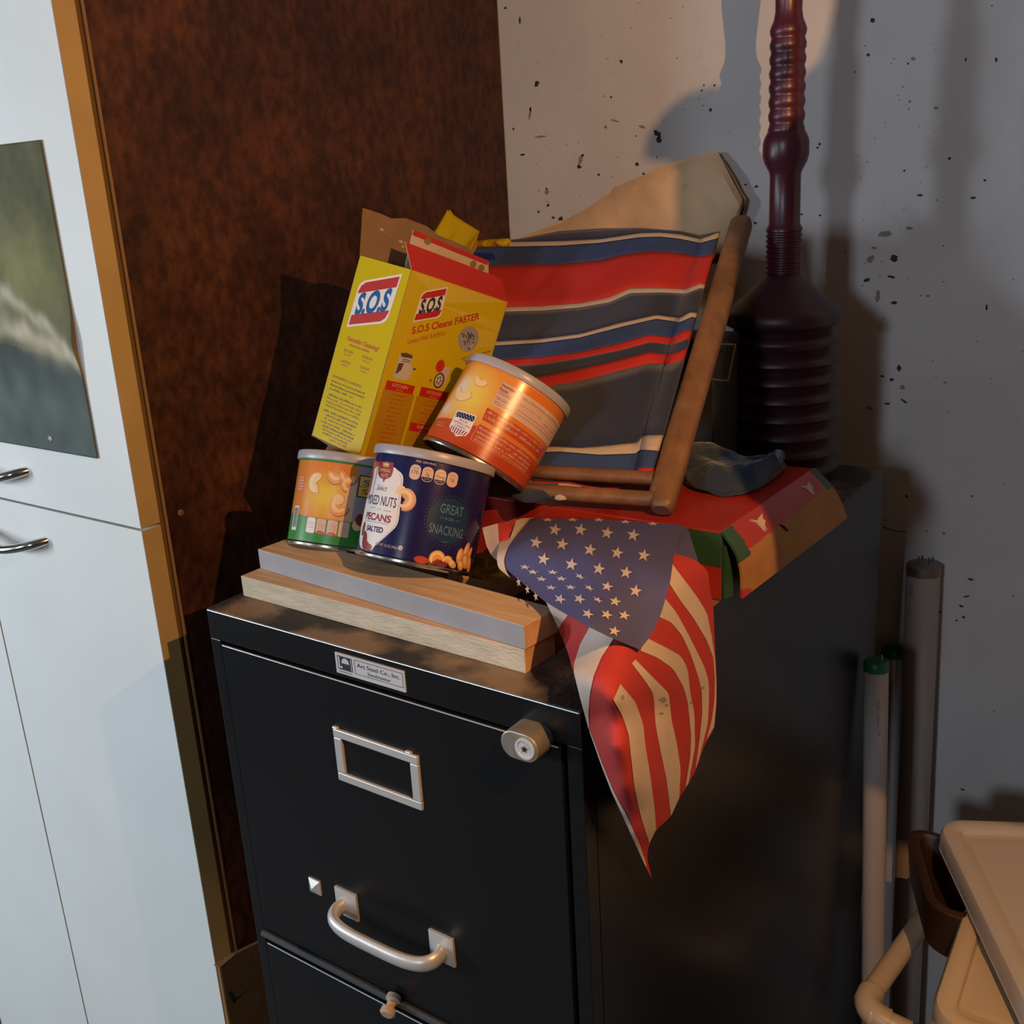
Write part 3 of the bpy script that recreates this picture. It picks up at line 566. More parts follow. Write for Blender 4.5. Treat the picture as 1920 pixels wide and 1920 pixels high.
def orange_paint(m, fn, h0, h1):
    def cf(u, v):
        d = math.hypot((u + 36) / 26, (v - 50) / 26); cc = mixc((.72, .55, .10), (.70, .27, .05), d * 1.1 - .3)
        w = math.exp(-(((u + 50) / 8) ** 2 + ((v - 56) / 9) ** 2)) + .9 * math.exp(-(((u + 58) / 9) ** 2 + ((v - 32) / 7) ** 2)); cc = mixc(cc, (.66, .58, .50), w)
        if u > -5: cc = mixc(cc, (.66, .18, .02), (u + 5) / 15)
        return (*cc, 1)
    base_wrap(m, fn, h0, h1, c_grad, cf)
    DD = lambda s_, l, mt: D(m, fn, s_, l, mt)
    DD(P2(*([(-78, h0 * 1000), (78, h0 * 1000), (78, 30), (-10, 29), (-17, 26.8)] + [(-20 - k * 5.4, 26 - 5.5 * (k / 10) ** 1.2) for k in range(11)])), 0, c_orred)
    # white table
    DD(P2((-13.5, 49.8), (70, 47.4), (72, 71), (-13.3, 71.8)), 1, c_cream)
    DD(text('Nutrition', -6.2, 69.2, 2.7, 13, bold=.03), 2, c_maroon); DD(text('Facts', -9, 65.6, 2.7, 8, bold=.03), 2, c_maroon)
    for k, y in enumerate((62.6, 60.8, 57.8, 56, 53.4, 51.6)): DD(scrib(-12.6, y, 12, 1.4 if k % 2 else 1.0, k), 2, c_maroon)
    for x0, w, ys in ((8, 25, (68, 65.4, 63.4, 61.4, 59.4, 57.4)), (38, 24, (68, 65, 62, 59, 56, 53))):
        for k, y in enumerate(ys): DD(scrib(x0, y, w, .9, k + 9), 2, c_pink if k % 3 else c_maroon)
    for y in (67, 56, 53.4): DD(rect(8, y, 66, y + .35), 2, c_maroon)
    DD(scrib(8, 51.6, 40, .9, 3), 2, c_pink); DD(text('160', 2.4, 53, 2.6, 5.4), 2, c_maroon)
    DD(P2((-14.4, 45.6), (60, 44), (60, 33), (-13.2, 34.4)), 1, c_orred)
    for y in (41.6, 37): DD(scrib(-12, y, 66, 2.6, int(y)), 2, c_cream)
    DD(rrect(-13.9, 14.5, 64, 30.5, 1.5), 1, c_pink); DD(rrect(-13.5, 14.9, 63.6, 30.1, 1.3), 2, c_orred)
    for y in (26.4, 22.4, 18.8): DD(scrib(-12, y, 62, 2.4, int(y)), 3, c_cream)
    DD(text('PRODUCED WITH GENETIC ENGINEERING', 19, 16.6, 1.9, 60), 3, c_cream)
    # shield
    DD(P2((-39.5, 33.5), (-18.4, 35.2), (-17.5, 19), (-19, 15), (-24, 13), (-26.6, 11.4), (-29, 13), (-35, 14.4), (-38.6, 18)), 3, c_white)
    DD(P2((-38.4, 32.4), (-19.2, 34.0), (-19.0, 29.0), (-37.8, 27.4)), 4, c_navy)
    for i in range(3):
        for j in range(7 - i % 2): DD(star(-37 + j * 2.9 + (i % 2) * 1.4, 28.6 + i * 1.6 + j * .2, .75), 5, c_white)
    DD(text('PROUD', -27.6, 26.2, 1.7, 9), 4, c_navy); DD(text('AMERICAN', -28.2, 23.4, 2.4, 18), 4, c_red); DD(text('COMPANY', -28, 20.6, 1.7, 12), 4, c_navy)
    for k in range(7): DD(P2((-36.4 + k * 2.7, 19), (-35.2 + k * 2.7, 19), (-34.6 + k * 2.35, 14.6 - (1.2 if 1 < k < 5 else 0)), (-35.6 + k * 2.35, 14.6 - (1.2 if 1 < k < 5 else 0))), 4, c_maroon)
    nut(m, fn, -32, 69, 8.6, 2.6, 195, 330, 2, c_nutl); nut(m, fn, -44, 57, 15, 3.4, 200, 325, 2, c_nutl)
    for y in (15.2, 17.8): DD(scrib(-58, y, 12, 1.5, int(y)), 2, c_cream)
    DD(rect(-78, h1 * 1000 - 3.4, 78, h1 * 1000), 1, c_orange)
can('orange and yellow nut can tipped over, its tin bottom showing above the navy can', (.1561, .187, 1.4155), (.285, .78, 1), .0875, orange_paint)

# ================================================================= SCOURING PAD CARTON
BR_ = np.array([[0.09209834606577894, -0.9749971277657029, 0.20223376448916847], [0.9407458179619467, 0.15176449862417207, 0.3032570575327436], [-0.3263666659417575, 0.16232109476263246, 0.9312017297863214]])
BT = np.array([0.07601759326988772, 0.12799300996591112, 1.4319234096414645]); BW, BD, BH = .13017, .07024, .1696
bx = lambda a, b, c: BT + BR_ @ np.array([a, b, c])
def bpx(u, v, n, val):   # local coordinates of a picture point on a local plane n.x = val
    n = np.array(n, float); n /= np.linalg.norm(n); o = BR_.T @ (CC - BT); d = BR_.T @ ray(u, v); return o + d * ((val - n @ o) / (n @ d))
box = thing('scouring_pad_carton', 'open yellow S.O.S soap pad carton leaning back on the nut cans', 'carton', bx(BW / 2, BD / 2, 0))
t_ = .0006
m = MB()
def panel(m, p, inner, outer, th=t_):   # p: four local corners, outward normal by order
    p = [np.array(q, float) for q in p]; n = unit(np.cross(p[1] - p[0], p[2] - p[0])); o = [q for q in p]; i_ = [q - n * th for q in p]
    V = [bx(*q) for q in o + i_]; m.add(V, [(0, 1, 2, 3)], outer); m.add(V, [(7, 6, 5, 4)], inner); m.add(V, [(0, 4, 5, 1), (1, 5, 6, 2), (2, 6, 7, 3), (3, 7, 4, 0)], kraftw_m)
panel(m, [(0, 0, 0), (BW, 0, 0), (BW, 0, BH), (0, 0, BH)], kraft_m, c_yel)
panel(m, [(0, BD, 0), (0, 0, 0), (0, 0, BH), (0, BD, BH)], kraft_m, c_yel)
panel(m, [(BW, BD, 0), (0, BD, 0), (0, BD, BH), (BW, BD, BH)], kraft_m, c_yel)
panel(m, [(BW, 0, 0), (BW, BD, 0), (BW, BD, BH), (BW, 0, BH)], kraft_m, c_yel)
ffn = lambda a, c_, o: bx(a, -o, c_); sfn = lambda u, c_, o: bx(-o, BD - u, c_)
def F(shape, lay, mt): m.decal(([(x * mm, y * mm) for x, y in shape[0]], shape[1]), ffn, .00008 + lay * .00006, mt)
def G_(shape, lay, mt): m.decal(([(x * mm, y * mm) for x, y in shape[0]], shape[1]), sfn, .00008 + lay * .00006, mt)
# --- front: light rays, logo, wording
F(P2((1, 168.4), (128.5, 168.4), (45, 150)), 0, c_yel2); F(P2((45, 150), (128.5, 168.6), (128.5, 163)), 1, c_yel); F(P2((30, 148), (129, 150), (129, 140), (60, 146)), 0, c_yel2)
F(rect(6, 2, 44.5, 64), 0, c_yel3); F(rect(47.8, 2, 88, 64), 0, c_yel3)
def logo(A, TL, TR_, BR2, BL, ph):   # sheared badge: red bands top and bottom
    lerp = lambda x, y: tuple((np.array(BL) * (1 - x) * (1 - y) + np.array(BR2) * x * (1 - y) + np.array(TL) * (1 - x) * y + np.array(TR_) * x * y))
    def sh(ps): return P2(*[lerp(x, y) for x, y in ps])
    r = lambda x0, y0, x1, y1, e=0: [(x0, y0), (x1 - .12, y0), (x1 - .03, y0 + .05), (x1, y0 + .16), (x1, y1), (x0 + .12, y1), (x0 + .03, y1 - .05), (x0, y1 - .16)]
    A(sh(r(-.04, -.05, 1.04, 1.05)), 2, c_white); A(sh([(0, 0), (.86, 0), (.96, .06), (1, .18), (1, .24), (0, .24)]), 3, c_rd); A(sh([(0, .76), (1, .76), (1, 1), (.14, 1), (.04, .94), (0, .82)]), 3, c_rd)
    V, Fs = text('S.O.S', 0, 0, .50, .86, bold=.042); A(([lerp(.5 + x, .5 + y) for x, y in V], Fs), 4, ph)
logo(F, (20.2, 153.8), (46.8, 163.8), (48.2, 138.6), (19.2, 128.5), c_dblue)
V, Fs = text('S.O.S Cleans FASTER', 58.8, 134.6, 6.4, 83, shear=.12, rot=.365, bold=.02); F((V, Fs), 2, c_rd)
V, Fs = text('Limpia MAS RAPIDO', 39.6, 117.5, 4.4, 45, shear=.15, rot=.365); F((V, Fs), 2, c_txr)
F(ell(92, 126, 13.4, 12, 30), 2, c_grey); F(P2((94, 137.6), (126, 139), (129, 126), (97, 116)), 1, c_yel2)
for k in range(60):
    t = random.uniform(0, 6.28); q = random.uniform(0, 11) ; F(ell(92 + q * math.cos(t) * 1.05, 126 + q * math.sin(t), random.uniform(.6, 1.8), random.uniform(.5, 1.2), 8, t), 3, random.choice([c_dgrey, c_lgrey, c_grey, c_dgrey]))
F(text('with Anti-Rust Protection', 108, 113.8, 2.4, 38, shear=.1, rot=.38), 2, c_dgrey); F(scrib(95, 104, 0, 1), 2, c_tx)
V, Fs = scrib(0, 0, 34, 1.5, 5); F(([(94 + x * .93 - y * .37, 104.5 + x * .37 + y * .93) for x, y in V], Fs), 2, c_tx)
# mixer, apple and wheel pictures
F(P2((13, 97.9), (19, 99), (28, 98.5), (30, 94), (29, 90), (33, 88), (34, 82), (30, 76.5), (18, 74.5), (13, 76), (13.5, 88)), 2, c_lgrey); F(P2((14, 98), (20, 99.4), (28.4, 98.6), (29.5, 95.6), (16, 95)), 3, c_dgrey); F(P2((15, 89), (21, 90), (20, 82), (14.5, 79)), 3, c_dgrey)
for y in (93, 91.2): F(rect(18, y, 28, y + .7), 3, c_dgrey)
F(ell(25, 80, 7.5, 5), 3, c_lgrey); F(ell(35.5, 87, 1.6, 1), 3, c_dgrey)
F(ell(66, 95.2, 5.4, 5.8), 3, c_apple); F(rect(65.8, 100, 66.4, 102.5), 4, c_tx); F(P2((70, 96), (80, 95.6), (78, 79), (69, 77)), 2, c_lgrey); F(ell(69.6, 82, 6.6, 7.4), 4, c_dgrey); F(ell(69.2, 82, 5, 5.8), 5, c_lgrey)
for k in range(5): t = 2 * math.pi * k / 5; F(ell(69.2 + 2.6 * math.cos(t), 82 + 3 * math.sin(t), .9, 1.2, 10), 6, c_dgrey)
F(ell(59, 80.5, 1.4, 1.4, 10), 3, c_tx)
for s_, x0, x1, y0, y1, sb in (('KITCHEN', 7.2, 42, 64, 72.2, 1), ('OUTDOOR', 50, 85.8, 64.2, 73, 2), ('GARAGE', 49.6, 86, 31, 39, 3)):
    F(rect(x0, y0, x1, y1), 2, c_rd); F(text(s_, (x0 + x1) / 2, y0 + 5.2, 3.2, 19), 3, c_cream); F(scrib((x0 + x1) / 2 - 4, y0 + 1.1, 8, 1.1, sb), 3, c_gold)
for k in range(12): w = random.uniform(12, 22); F(scrib(25 - w / 2, 60 - k * 3.95, w, 2.2, k), 2, c_txr)
for k in range(6): w = random.uniform(12, 20); F(scrib(67 - w / 2, 60.4 - k * 4, w, 2.2, k + 50), 2, c_txr)
for k in range(5): w = random.uniform(12, 20); F(scrib(67 - w / 2, 27 - k * 4, w, 2.2, k + 70), 2, c_txr)
# --- side panel
logo(G_, (11.0, 146), (58.8, 161.4), (56.4, 121.2), (9.8, 107.4), c_blue)
G_(text('Versatile Cleaning!', 34.4, 96, 4.2, 45, bold=.02), 2, c_txr); G_(scrib(18, 90, 28, 2, 4), 2, c_txr)
for s_, x, y in (('KITCHEN', 19, 84.8), ('BATHROOM', 46, 85), ('GARAGE', 19, 75), ('OUTDOOR', 46, 75.6)): G_(text(s_, x, y, 2.6, 13), 2, c_txr); G_(scrib(x - 5, y - 4, 9, 1.5, 3), 2, c_txr)
G_(text('ENVIRONMENTAL COMMITMENT', 28, 59, 2.6, 42), 2, c_tx)
for k, (x, y, w) in enumerate(((7, 53.6, 48), (7, 50, 50), (7, 46.4, 34), (7, 41, 50), (7, 37.6, 50), (7, 34.2, 50), (7, 30.8, 50), (7, 26, 50), (12, 22.4, 44), (11, 19, 40), (7, 15.4, 50), (10, 12, 46), (12, 8.8, 42), (14, 5.6, 36), (24, 2.6, 26))): G_(scrib(x, y, w, 1.9, k + 11), 2, c_tx if k in (4, 5, 6, 9, 12, 13, 14) else c_dgrey)
bd = m.build('carton_body', box); 
# top flaps
m = MB(); n_ = (0, 1, -.10); v0 = 0 * 1.0 - .10 * BH / math.hypot(1, .10)
fl = [np.array([.0005, 0, BH]), np.array([BW, 0, BH]), bpx(939, 521.5, n_, v0), bpx(760, 453.5, n_, v0)]
panel(m, fl, kraftw_m, c_rd); o = m.build('top_flap', box, solid=0); o['label'] = 'red folded flap'
m = MB(); yb = .014; q = [bpx(u, v, (0, 1, 0), yb) for u, v in ((775, 458), (930, 512), (916, 489), (775, 431.5))]; q[0][2] = BH - .012; q[1][2] = BH - .012; q[0][0] = .006; q[1][0] = BW - .008
panel(m, q, kraft_m, kraftw_m)
e0, e1 = q[3], q[2]; dn = np.array([0, 0, -.0042]); V = [bx(*(p + np.array([0, -.0003, 0]))) for p in (e0 + dn, e1 + dn, e1, e0)]; m.add(V, [(0, 1, 2, 3)], c_rd)
for hx_, hz_ in ((.025, .004), (.106, .008), (.121, .0085)):
    cx = e0[0] + (e1[0] - e0[0]) * hx_ / .13; cz = e0[2] + (e1[2] - e0[2]) * hx_ / .13 - hz_
    V = [bx(cx + .0042 * math.cos(t), yb - .0005, cz + .0032 * math.sin(t)) for t in np.linspace(0, 6.28, 16, endpoint=False)]; m.add(V, [tuple(range(16))], kraft_m)
o = m.build('inner_flap', box); o['label'] = 'pale perforated inner flap with red edge'
m = MB(); Q = [(681, 390), (712, 400), (735, 410), (762, 409.5), (800, 424), (822, 441), (850, 452), (885, 468)]
top = [bpx(u, v, (0, 1, 0), BD) for u, v in Q]; bot = [np.array([p[0] if 0 < i < len(Q) - 1 else p[0], BD, BH]) for i, p in enumerate(top)]; bot[0][0] = 0
nb = len(Q)
V = [bx(*p) for p in bot + top] + [bx(*(p + np.array([0, .0006, 0]))) for p in bot + top]
m.add(V, [(i, i + 1, nb + i + 1, nb + i) for i in range(nb - 1)], kraft_m); m.add(V, [(2 * nb + i, 3 * nb + i, 3 * nb + i + 1, 2 * nb + i + 1) for i in range(nb - 1)], c_yel)
for ax_, az_, w_ in ((.016, .028, .005), (.021, .027, .002), (.042, .024, .006), (.046, .020, .004)):
    V = [bx(ax_ + w_ * .5 * math.cos(t), BD - .0006, BH + az_ + w_ * .3 * math.sin(t) * random.uniform(.5, 1)) for t in np.linspace(0, 6.28, 9, endpoint=False)]; m.add(V, [tuple(range(9))], kraftw_m)
o = m.build('rear_flap', box); o['label'] = 'torn brown upright flap'
m = MB(); panel(m, [(.0008, BD * .92, BH), (.0008, .004, BH), (.030, .008, BH - .004), (.030, BD * .85, BH - .006)], kraftw_m, kraftw_m); m.build('dust_flap', box)
m = MB()
G = []
for i in range(9):
    f = i / 8; G.append([bx(-.0005 + .030 * f, BD * j / 10 , -.0052 * math.sin(math.pi * min(1, f * 1.1)) * (.4 + .6 * math.sin(math.pi * j / 10)) - .0004) for j in range(11)])
m.grid(G, kraft_m); m.box((.028, .001, -.003), (BW - .001, BD - .001, -.0022), kraft_m, bx); m.build('bottom_flap', box, solid=.0005, smooth=True)

# ================================================================= RED BOX WITH TORN FLAP
BX0, BX1, BY0, BY1, BZ0, BZ1 = .128, .3825, .2165, .425, 1.3202, 1.3800
rb = thing('red_carton', 'flat red and green carton under the folded deck chair, torn flap hanging', 'carton', ((BX0 + BX1) / 2, (BY0 + BY1) / 2, BZ0))
m = MB(); m.box((BX0, BY0, BZ0), (BX1, BY1, BZ1), greencard_m); m.m[1] = m.mi(redgloss_m); m.m[0] = m.mi(card_m); m.m[2] = m.mi(redgloss_m); m.decal(rect(BX1 - .05, BZ0 + .030, BX1, BZ1 - .001), lambda x, z, o: (x, BY0 - o, z), .0006, greencard_m); m.build('carton_body', rb, bevel=.0012)
A_ = np.array([BX1, BY0, BZ1]); B_ = np.array([BX1, BY1, BZ1]); F_ = on('y', BY0 + .002, 1390, 1122) + np.array([0, 0, 0]); Fb = on('y', BY1, 1587, 972)
m = MB(); N = 40; G = []; G2 = []
def flp(s_, t): # s along hinge, t outwards
    p = (A_ * (1 - s_) + B_ * s_) * (1 - t) + (F_ * (1 - s_) + Fb * s_) * t
    return p + np.array([.006, 0, .004]) * math.sin(math.pi * t) * (1 - .3 * s_)
nf = unit(np.cross(B_ - A_, F_ - A_)); nf = nf if nf[0] > 0 else -nf
NT = 60; N = 120; G = [[flp(i / N, j / NT) for i in range(N + 1)] for j in range(NT + 1)]; m.grid(G, card_m)
ff2 = lambda s_, t, o: flp(s_, t) + nf * o
for j in range(NT):
    for i in range(N):
        s_, t = (i + .5) / N, (j + .5) / NT; jag = .012 * noise.noise(Vector((s_ * 30, t * 30, 0))); k = None
        if t < .44 - .06 * s_ + jag: k = redgloss_m
        if s_ > .93 and t < .42: k = greencard_m
        if s_ < .085 + .03 * t + jag and t < .52: k = greencard_m
        if s_ < .07 + jag and t > .88 + s_ + jag: k = c_rd
        if k: m.m[j * N + i] = m.mi(k)
def burst(s0, t0, k): return P2(*[(s0 + k * x, t0 + k * 2.2 * y) for x, y in ((-.5, .5), (-.2, .36), (-.42, .42), (-.1, .2), (.1, .3), (.5, .38), (.3, .1), (.36, -.1), (.12, -.3), (.1, -.62), (0, -.3), (-.04, -.6), (-.12, -.2), (-.2, .1), (-.35, .26))])
b1 = burst(.27, .20, .11); b1 = ([(x, .4 - y) for x, y in b1[0]], b1[1]); m.decal(b1, ff2, .0016, kraftw_m, .02)
b1 = burst(.80, .20, .09); b1 = ([(x, .4 - y) for x, y in b1[0]], b1[1]); m.decal(b1, ff2, .0016, kraftw_m, .02)
m.decal(P2((.40, .40), (.415, .47), (.43, .55), (.437, .553), (.425, .47)), ff2, .0016, gap_m)
o = m.build('side_flap', rb, solid=.0022); o['label'] = 'torn brown cardboard flap with a red band'
m = MB(); V = [(BX1 + .0012, BY0 + .002, BZ1 - .012), (BX1 + .0012, BY0 + .002, BZ0 + .001), (BX1 + .009, BY0 + .03, BZ0 + .002), (BX1 + .006, BY0 + .03, BZ1 - .018)]
m.add(V, [(0, 1, 2, 3)], greencard_m); m.build('torn_side_panel', rb, solid=.0015)

# ================================================================= DECK CHAIR (folded)
Rb = on('z', 1.3935, 1240, 936); Rt = on('y', .575, 1392, 413)
hz_ = (Rt - Rb)[:2]; bdir = unit([hz_[0], hz_[1], 0]); wdir = np.array([bdir[1], -bdir[0], 0]); rdir = unit(Rt - Rb); pn = unit(np.cross(wdir, rdir))   # plane normal
if pn[1] > 0: pn = -pn
chair = thing('deck_chair', 'folded wooden deck chair with navy, red and cream striped canvas, leaning behind the cans', 'folding chair', (Rb - wdir * .17) * np.array([1, 1, 0]) + np.array([0, 0, BZ1]))
CWD = .335
def bar(p, q, w, t, wd, mt, endm=None, name='side_rail'):
    p = np.array(p); q = np.array(q); d = unit(q - p); sx = unit(wd - d * (np.array(wd) @ d)); sn = np.cross(d, sx); n = 20; vs = []; fs = []
    R4 = []
    for k in range(n):
        a = 2 * math.pi * k / n; cx, cy = abs(math.cos(a)) ** .7 * math.copysign(1, math.cos(a)), abs(math.sin(a)) ** .7 * math.copysign(1, math.sin(a)); R4.append((cx * w / 2, cy * t / 2))
    rings = [(0, .62), (.0022, .9), (.006, 1), (np.linalg.norm(q - p) - .008, 1), (np.linalg.norm(q - p) - .003, .85), (np.linalg.norm(q - p), .5)]
    for L, s_ in rings: vs += [p + d * L + sx * x * s_ + sn * y * s_ for x, y in R4]
    for i in range(len(rings) - 1): fs += [(i * n + k, i * n + (k + 1) % n, (i + 1) * n + (k + 1) % n, (i + 1) * n + k) for k in range(n)]
    m = MB(); m.add(vs, fs + [tuple(range((len(rings) - 1) * n, len(rings) * n))], mt); m.add(vs[:n], [tuple(range(n - 1, -1, -1))], endm or mt)
    return m.build(name, chair, smooth=True, angle=50)
bar(Rb, Rt, .0235, .020, wdir, wood_m, woodend_m)
bar(Rb - wdir * CWD, Rt - wdir * CWD, .0235, .020, wdir, wood_m, woodend_m)
off = np.array([.002, .006, -.0175])   # rear pair of folded legs
Rb2 = on('z', 1.3835 + .004, 1240, 957); d2 = unit(rdir); bar(Rb2 - np.array([0, 0, .0]), Rb2 + d2 * .30, .021, .018, wdir, wood_m, woodend_m); bar(Rb2 - wdir * (CWD - .01), Rb2 - wdir * (CWD - .01) + d2 * .30, .021, .018, wdir, wood_m, woodend_m)
def rung(p, L, r, mt=wood_m, nm='rung'): m = MB(); m.tube([p, p - wdir * L], r, mt, 16); return m.build(nm, chair, smooth=True, angle=50)
p1 = on('z', 1.4065, 1226, 897); rung(p1 + wdir * .0, CWD - .005, .0062)
p2 = Rb2 + d2 * .012; rung(p2, CWD - .012, .0068)
rung(Rt - rdir * .036 + pn * -.022, CWD, .0062)
CP = Rb + pn * -.002
ST = [  # stripe boundaries, picture columns (x, y) pairs, top to bottom, traced in a crop at 2.667x from (900, 250)
 [(-200, 556), (0, 552), (200, 528), (400, 490), (600, 477), (800, 474), (1000, 489), (1100, 510), (1190, 492)],
 [(-200, 548), (0, 547), (200, 543), (400, 540), (600, 530), (800, 500), (900, 497), (1000, 506), (1100, 530), (1190, 497)],
 [(-200, 572), (0, 570), (200, 566), (400, 562), (600, 548), (800, 520), (900, 517), (1000, 528), (1100, 549), (1190, 524)],
 [(-200, 665), (0, 660), (200, 658), (400, 655), (600, 635), (700, 610), (850, 588), (1000, 600), (1100, 618), (1180, 600)],
 [(-200, 880), (130, 870), (300, 865), (500, 850), (650, 820), (750, 775), (900, 775), (1030, 780), (1100, 752), (1130, 758)],
 [(-200, 902), (130, 892), (300, 888), (500, 872), (650, 845), (750, 800), (900, 796), (1030, 802), (1100, 774), (1125, 778)],
 [(-200, 1055), (90, 1042), (300, 1030), (500, 1005), (700, 950), (880, 910), (1000, 925), (1050, 895), (1085, 900)],
 [(-200, 1075), (80, 1062), (300, 1048), (500, 1022), (700, 970), (880, 928), (1000, 945), (1060, 918), (1085, 925)],
 [(-200, 1148), (60, 1135), (300, 1120), (500, 1095), (700, 1050), (850, 1008), (960, 1020), (1020, 985), (1055, 990)],
 [(-200, 1185), (60, 1170), (300, 1155), (500, 1125), (700, 1085), (850, 1045), (960, 1055), (1040, 1028)],
 [(-200, 1255), (150, 1234), (300, 1218), (500, 1178), (700, 1132), (850, 1095), (950, 1105), (1030, 1078)],
 [(-200, 1300), (150, 1278), (350, 1262), (500, 1240), (700, 1187), (850, 1150), (950, 1157), (1020, 1130)],
 [(-200, 1590), (370, 1568), (500, 1575), (650, 1562), (790, 1546), (805, 1512), (890, 1510)],
 [(-200, 1612), (400, 1592), (600, 1608), (780, 1602), (800, 1582), (885, 1588)],
 [(-200, 1712), (280, 1704), (500, 1697), (750, 1692), (800, 1674), (860, 1674)],
 [(-200, 1716), (280, 1708), (500, 1701), (750, 1697), (780, 1690), (850, 1692)]]
SM = [v_navy, v_cream, v_blue, v_red, v_cream, v_navy, v_cream, v_blue, v_red, v_navy, v_red, v_navy, v_cream, v_blue, v_red]
def xr(Y): return 1200 - (Y - 495) * .278
def xl(Y): return -175 + (Y - 495) * .02
m = MB(); NC = 70
for k in range(len(ST) - 1):
    nr = 3 if abs(ST[k][0][1] - ST[k + 1][0][1]) < 60 else 7
    G = []
    for i in range(nr + 1):
        f = i / nr; row = []
        for j in range(NC + 1):
            s_ = j / NC; s_ = 1 - (1 - s_) ** 1.25; Y = 900
            for _ in range(6):
                X = xl(Y) + (xr(Y) - xl(Y)) * s_; ya = np.interp(X, [p[0] for p in ST[k]], [p[1] for p in ST[k]]); yb_ = np.interp(X, [p[0] for p in ST[k + 1]], [p[1] for p in ST[k + 1]]); Y = ya * (1 - f) + yb_ * f
            u, v = 900 + X / 2.6667, 250 + Y / 2.6667
            P = onp(CP, pn, u, v); wpx = (xr(Y) - X)   # distance from the hem in crop pixels
            sw = 88; b_ = 0
            if wpx < sw: q = (wpx / sw - .5) * 2; b_ = .0085 * math.sqrt(max(0, 1 - q * q)) + .002
            else: b_ = -.010 * math.exp(-(((wpx - 130) / 70) ** 2)) + .004 * math.sin(s_ * 9 + Y * .002) - .012 * math.sin(math.pi * s_) * math.sin(math.pi * min(1, (Y - 470) / 1230)) + .002
            vd = unit(CC - P); row.append(P + vd * b_)
        G.append(row)
    m.grid(G, SM[k])
bm_v = {}
cv = m.build('canvas_sling', chair, smooth=True, angle=80, solid=.0009); cv['label'] = 'striped canvas sling'
# rod inside the hem
q0 = onp(CP, pn, 900 + (xr(1690) - 44) / 2.6667, 250 + 1705 / 2.6667); q1 = onp(CP, pn, 900 + (xr(495) - 44) / 2.6667, 250 + 520 / 2.6667)
MB().tube([q0, q1], .0052, wood_m, 12).build('hem_rod', chair, smooth=True)
# loose fold of canvas under the rungs
m = MB(); E1 = smoothc([(965, 902), (1000, 900), (1035, 904), (1060, 902), (1100, 912), (1158, 918)], 24); E2 = smoothc([(955, 930), (985, 945), (1010, 940), (1036, 932), (1042, 938), (1046, 941), (1090, 930), (1158, 918)], 24)
G = []
for i in range(9):
    f = i / 8; G.append([on('z', 1.3965 - .010 * f, *(E1[j] * (1 - f) + E2[j] * f)) + unit(CC - np.array([.25, .22, 1.39])) * (.006 * math.sin(math.pi * f) + .012) for j in range(24)])
m.grid(G, v_navy); ccf = [0]; nfc = 23
for i in range(8):
    for j in range(23): m.m[i * 23 + j] = m.mi(v_red if i == 0 and j > 3 else (v_cream if (i in (5, 6, 7) and 9 < j < 20) or (i in (1, 2) and 9 < j < 15) else (v_red if j > 19 and i > 3 else v_navy)))
m.build('canvas_fold', chair, smooth=True, solid=.0009)

# ================================================================= FLAG
def z3(P): return [(900 + x / 2.4, 900 + y / 2.4) for x, y in P]
ctrl = []
def ct(u, v, P): ctrl.append((u, v, P))
for u, v in ((985, 972), (1085, 972), (1180, 975), (1285, 985)): ct(u, v, on('y', .205, u, v))
for u, v, x in ((1330, 1050, .392), (1337, 1130, .396), (1342, 1200, .400), (1343, 1300, .403), (1330, 1370, .403), (1310, 1440, .401), (1270, 1520, .400), (1225, 1590, .400), (1222, 1648, .400), (1215, 1640, .400)): ct(u, v, on('x', x, u, v))
for u, v, x in ((1075, 1260, .384), (1092, 1345, .388), (1110, 1400, .390), (1135, 1480, .392), (1165, 1550, .395), (1195, 1610, .398)): ct(u, v, on('x', x, u, v))
for u, v, x in ((1146, 1320, .423), (1150, 1400, .421), (1165, 1480, .416), (1190, 1560, .407), (1190, 1238, .415), (1125, 1340, .404), (1131, 1410, .405)): ct(u, v, on('x', x, u, v))
for u, v, x in ((1250, 1300, .4085), (1250, 1420, .4065), (1280, 1200, .406), (1220, 1330, .4075)): ct(u, v, on('x', x, u, v))
ct(1022, 1128, on('z', 1.3665, 1022, 1128)); ct(1050, 1200, on('z', 1.338, 1050, 1200)); ct(935, 1040, on('z', 1.378, 935, 1040)); ct(950, 1066, on('z', 1.371, 950, 1066)); ct(985, 1100, on('z', 1.368, 985, 1100)); ct(1100, 1080, on('z', 1.400, 1100, 1080)); ct(1200, 1060, on('z', 1.396, 1200, 1060))
tps = TPS(ctrl)
flag = thing('american_flag', 'small stars and stripes flag draped over the cabinet edge, its point hanging down', 'flag', tps(1150, 1250))
c2 = []
for u, v in ((985, 972), (1085, 972), (1180, 975), (1285, 985)): c2.append((u, v, on('y', .203, u, v)))
for u, v, z in ((935, 1040, 1.380), (950, 1066, 1.374), (985, 1098, 1.3715), (1022, 1128, 1.3705), (1000, 1010, 1.391), (1100, 1020, 1.396), (1200, 1020, 1.397), (1010, 1070, 1.381), (1080, 1075, 1.390), (1180, 1080, 1.397)): c2.append((u, v, on('z', z, u, v)))
for u, v, x in ((1258, 1080, .412), (1240, 1150, .417), (1200, 1218, .417), (1110, 1172, .396)): c2.append((u, v, on('x', x, u, v)))
tp2 = TPS(c2)
Lc = smoothc([(985, 972), (962, 994), (940, 1026), (938, 1048), (950, 1068), (985, 1098), (1022, 1128)], 40); Rc = smoothc([(1285, 985), (1270, 1010), (1262, 1050), (1257, 1090), (1240, 1150), (1222, 1190), (1200, 1218)], 40)
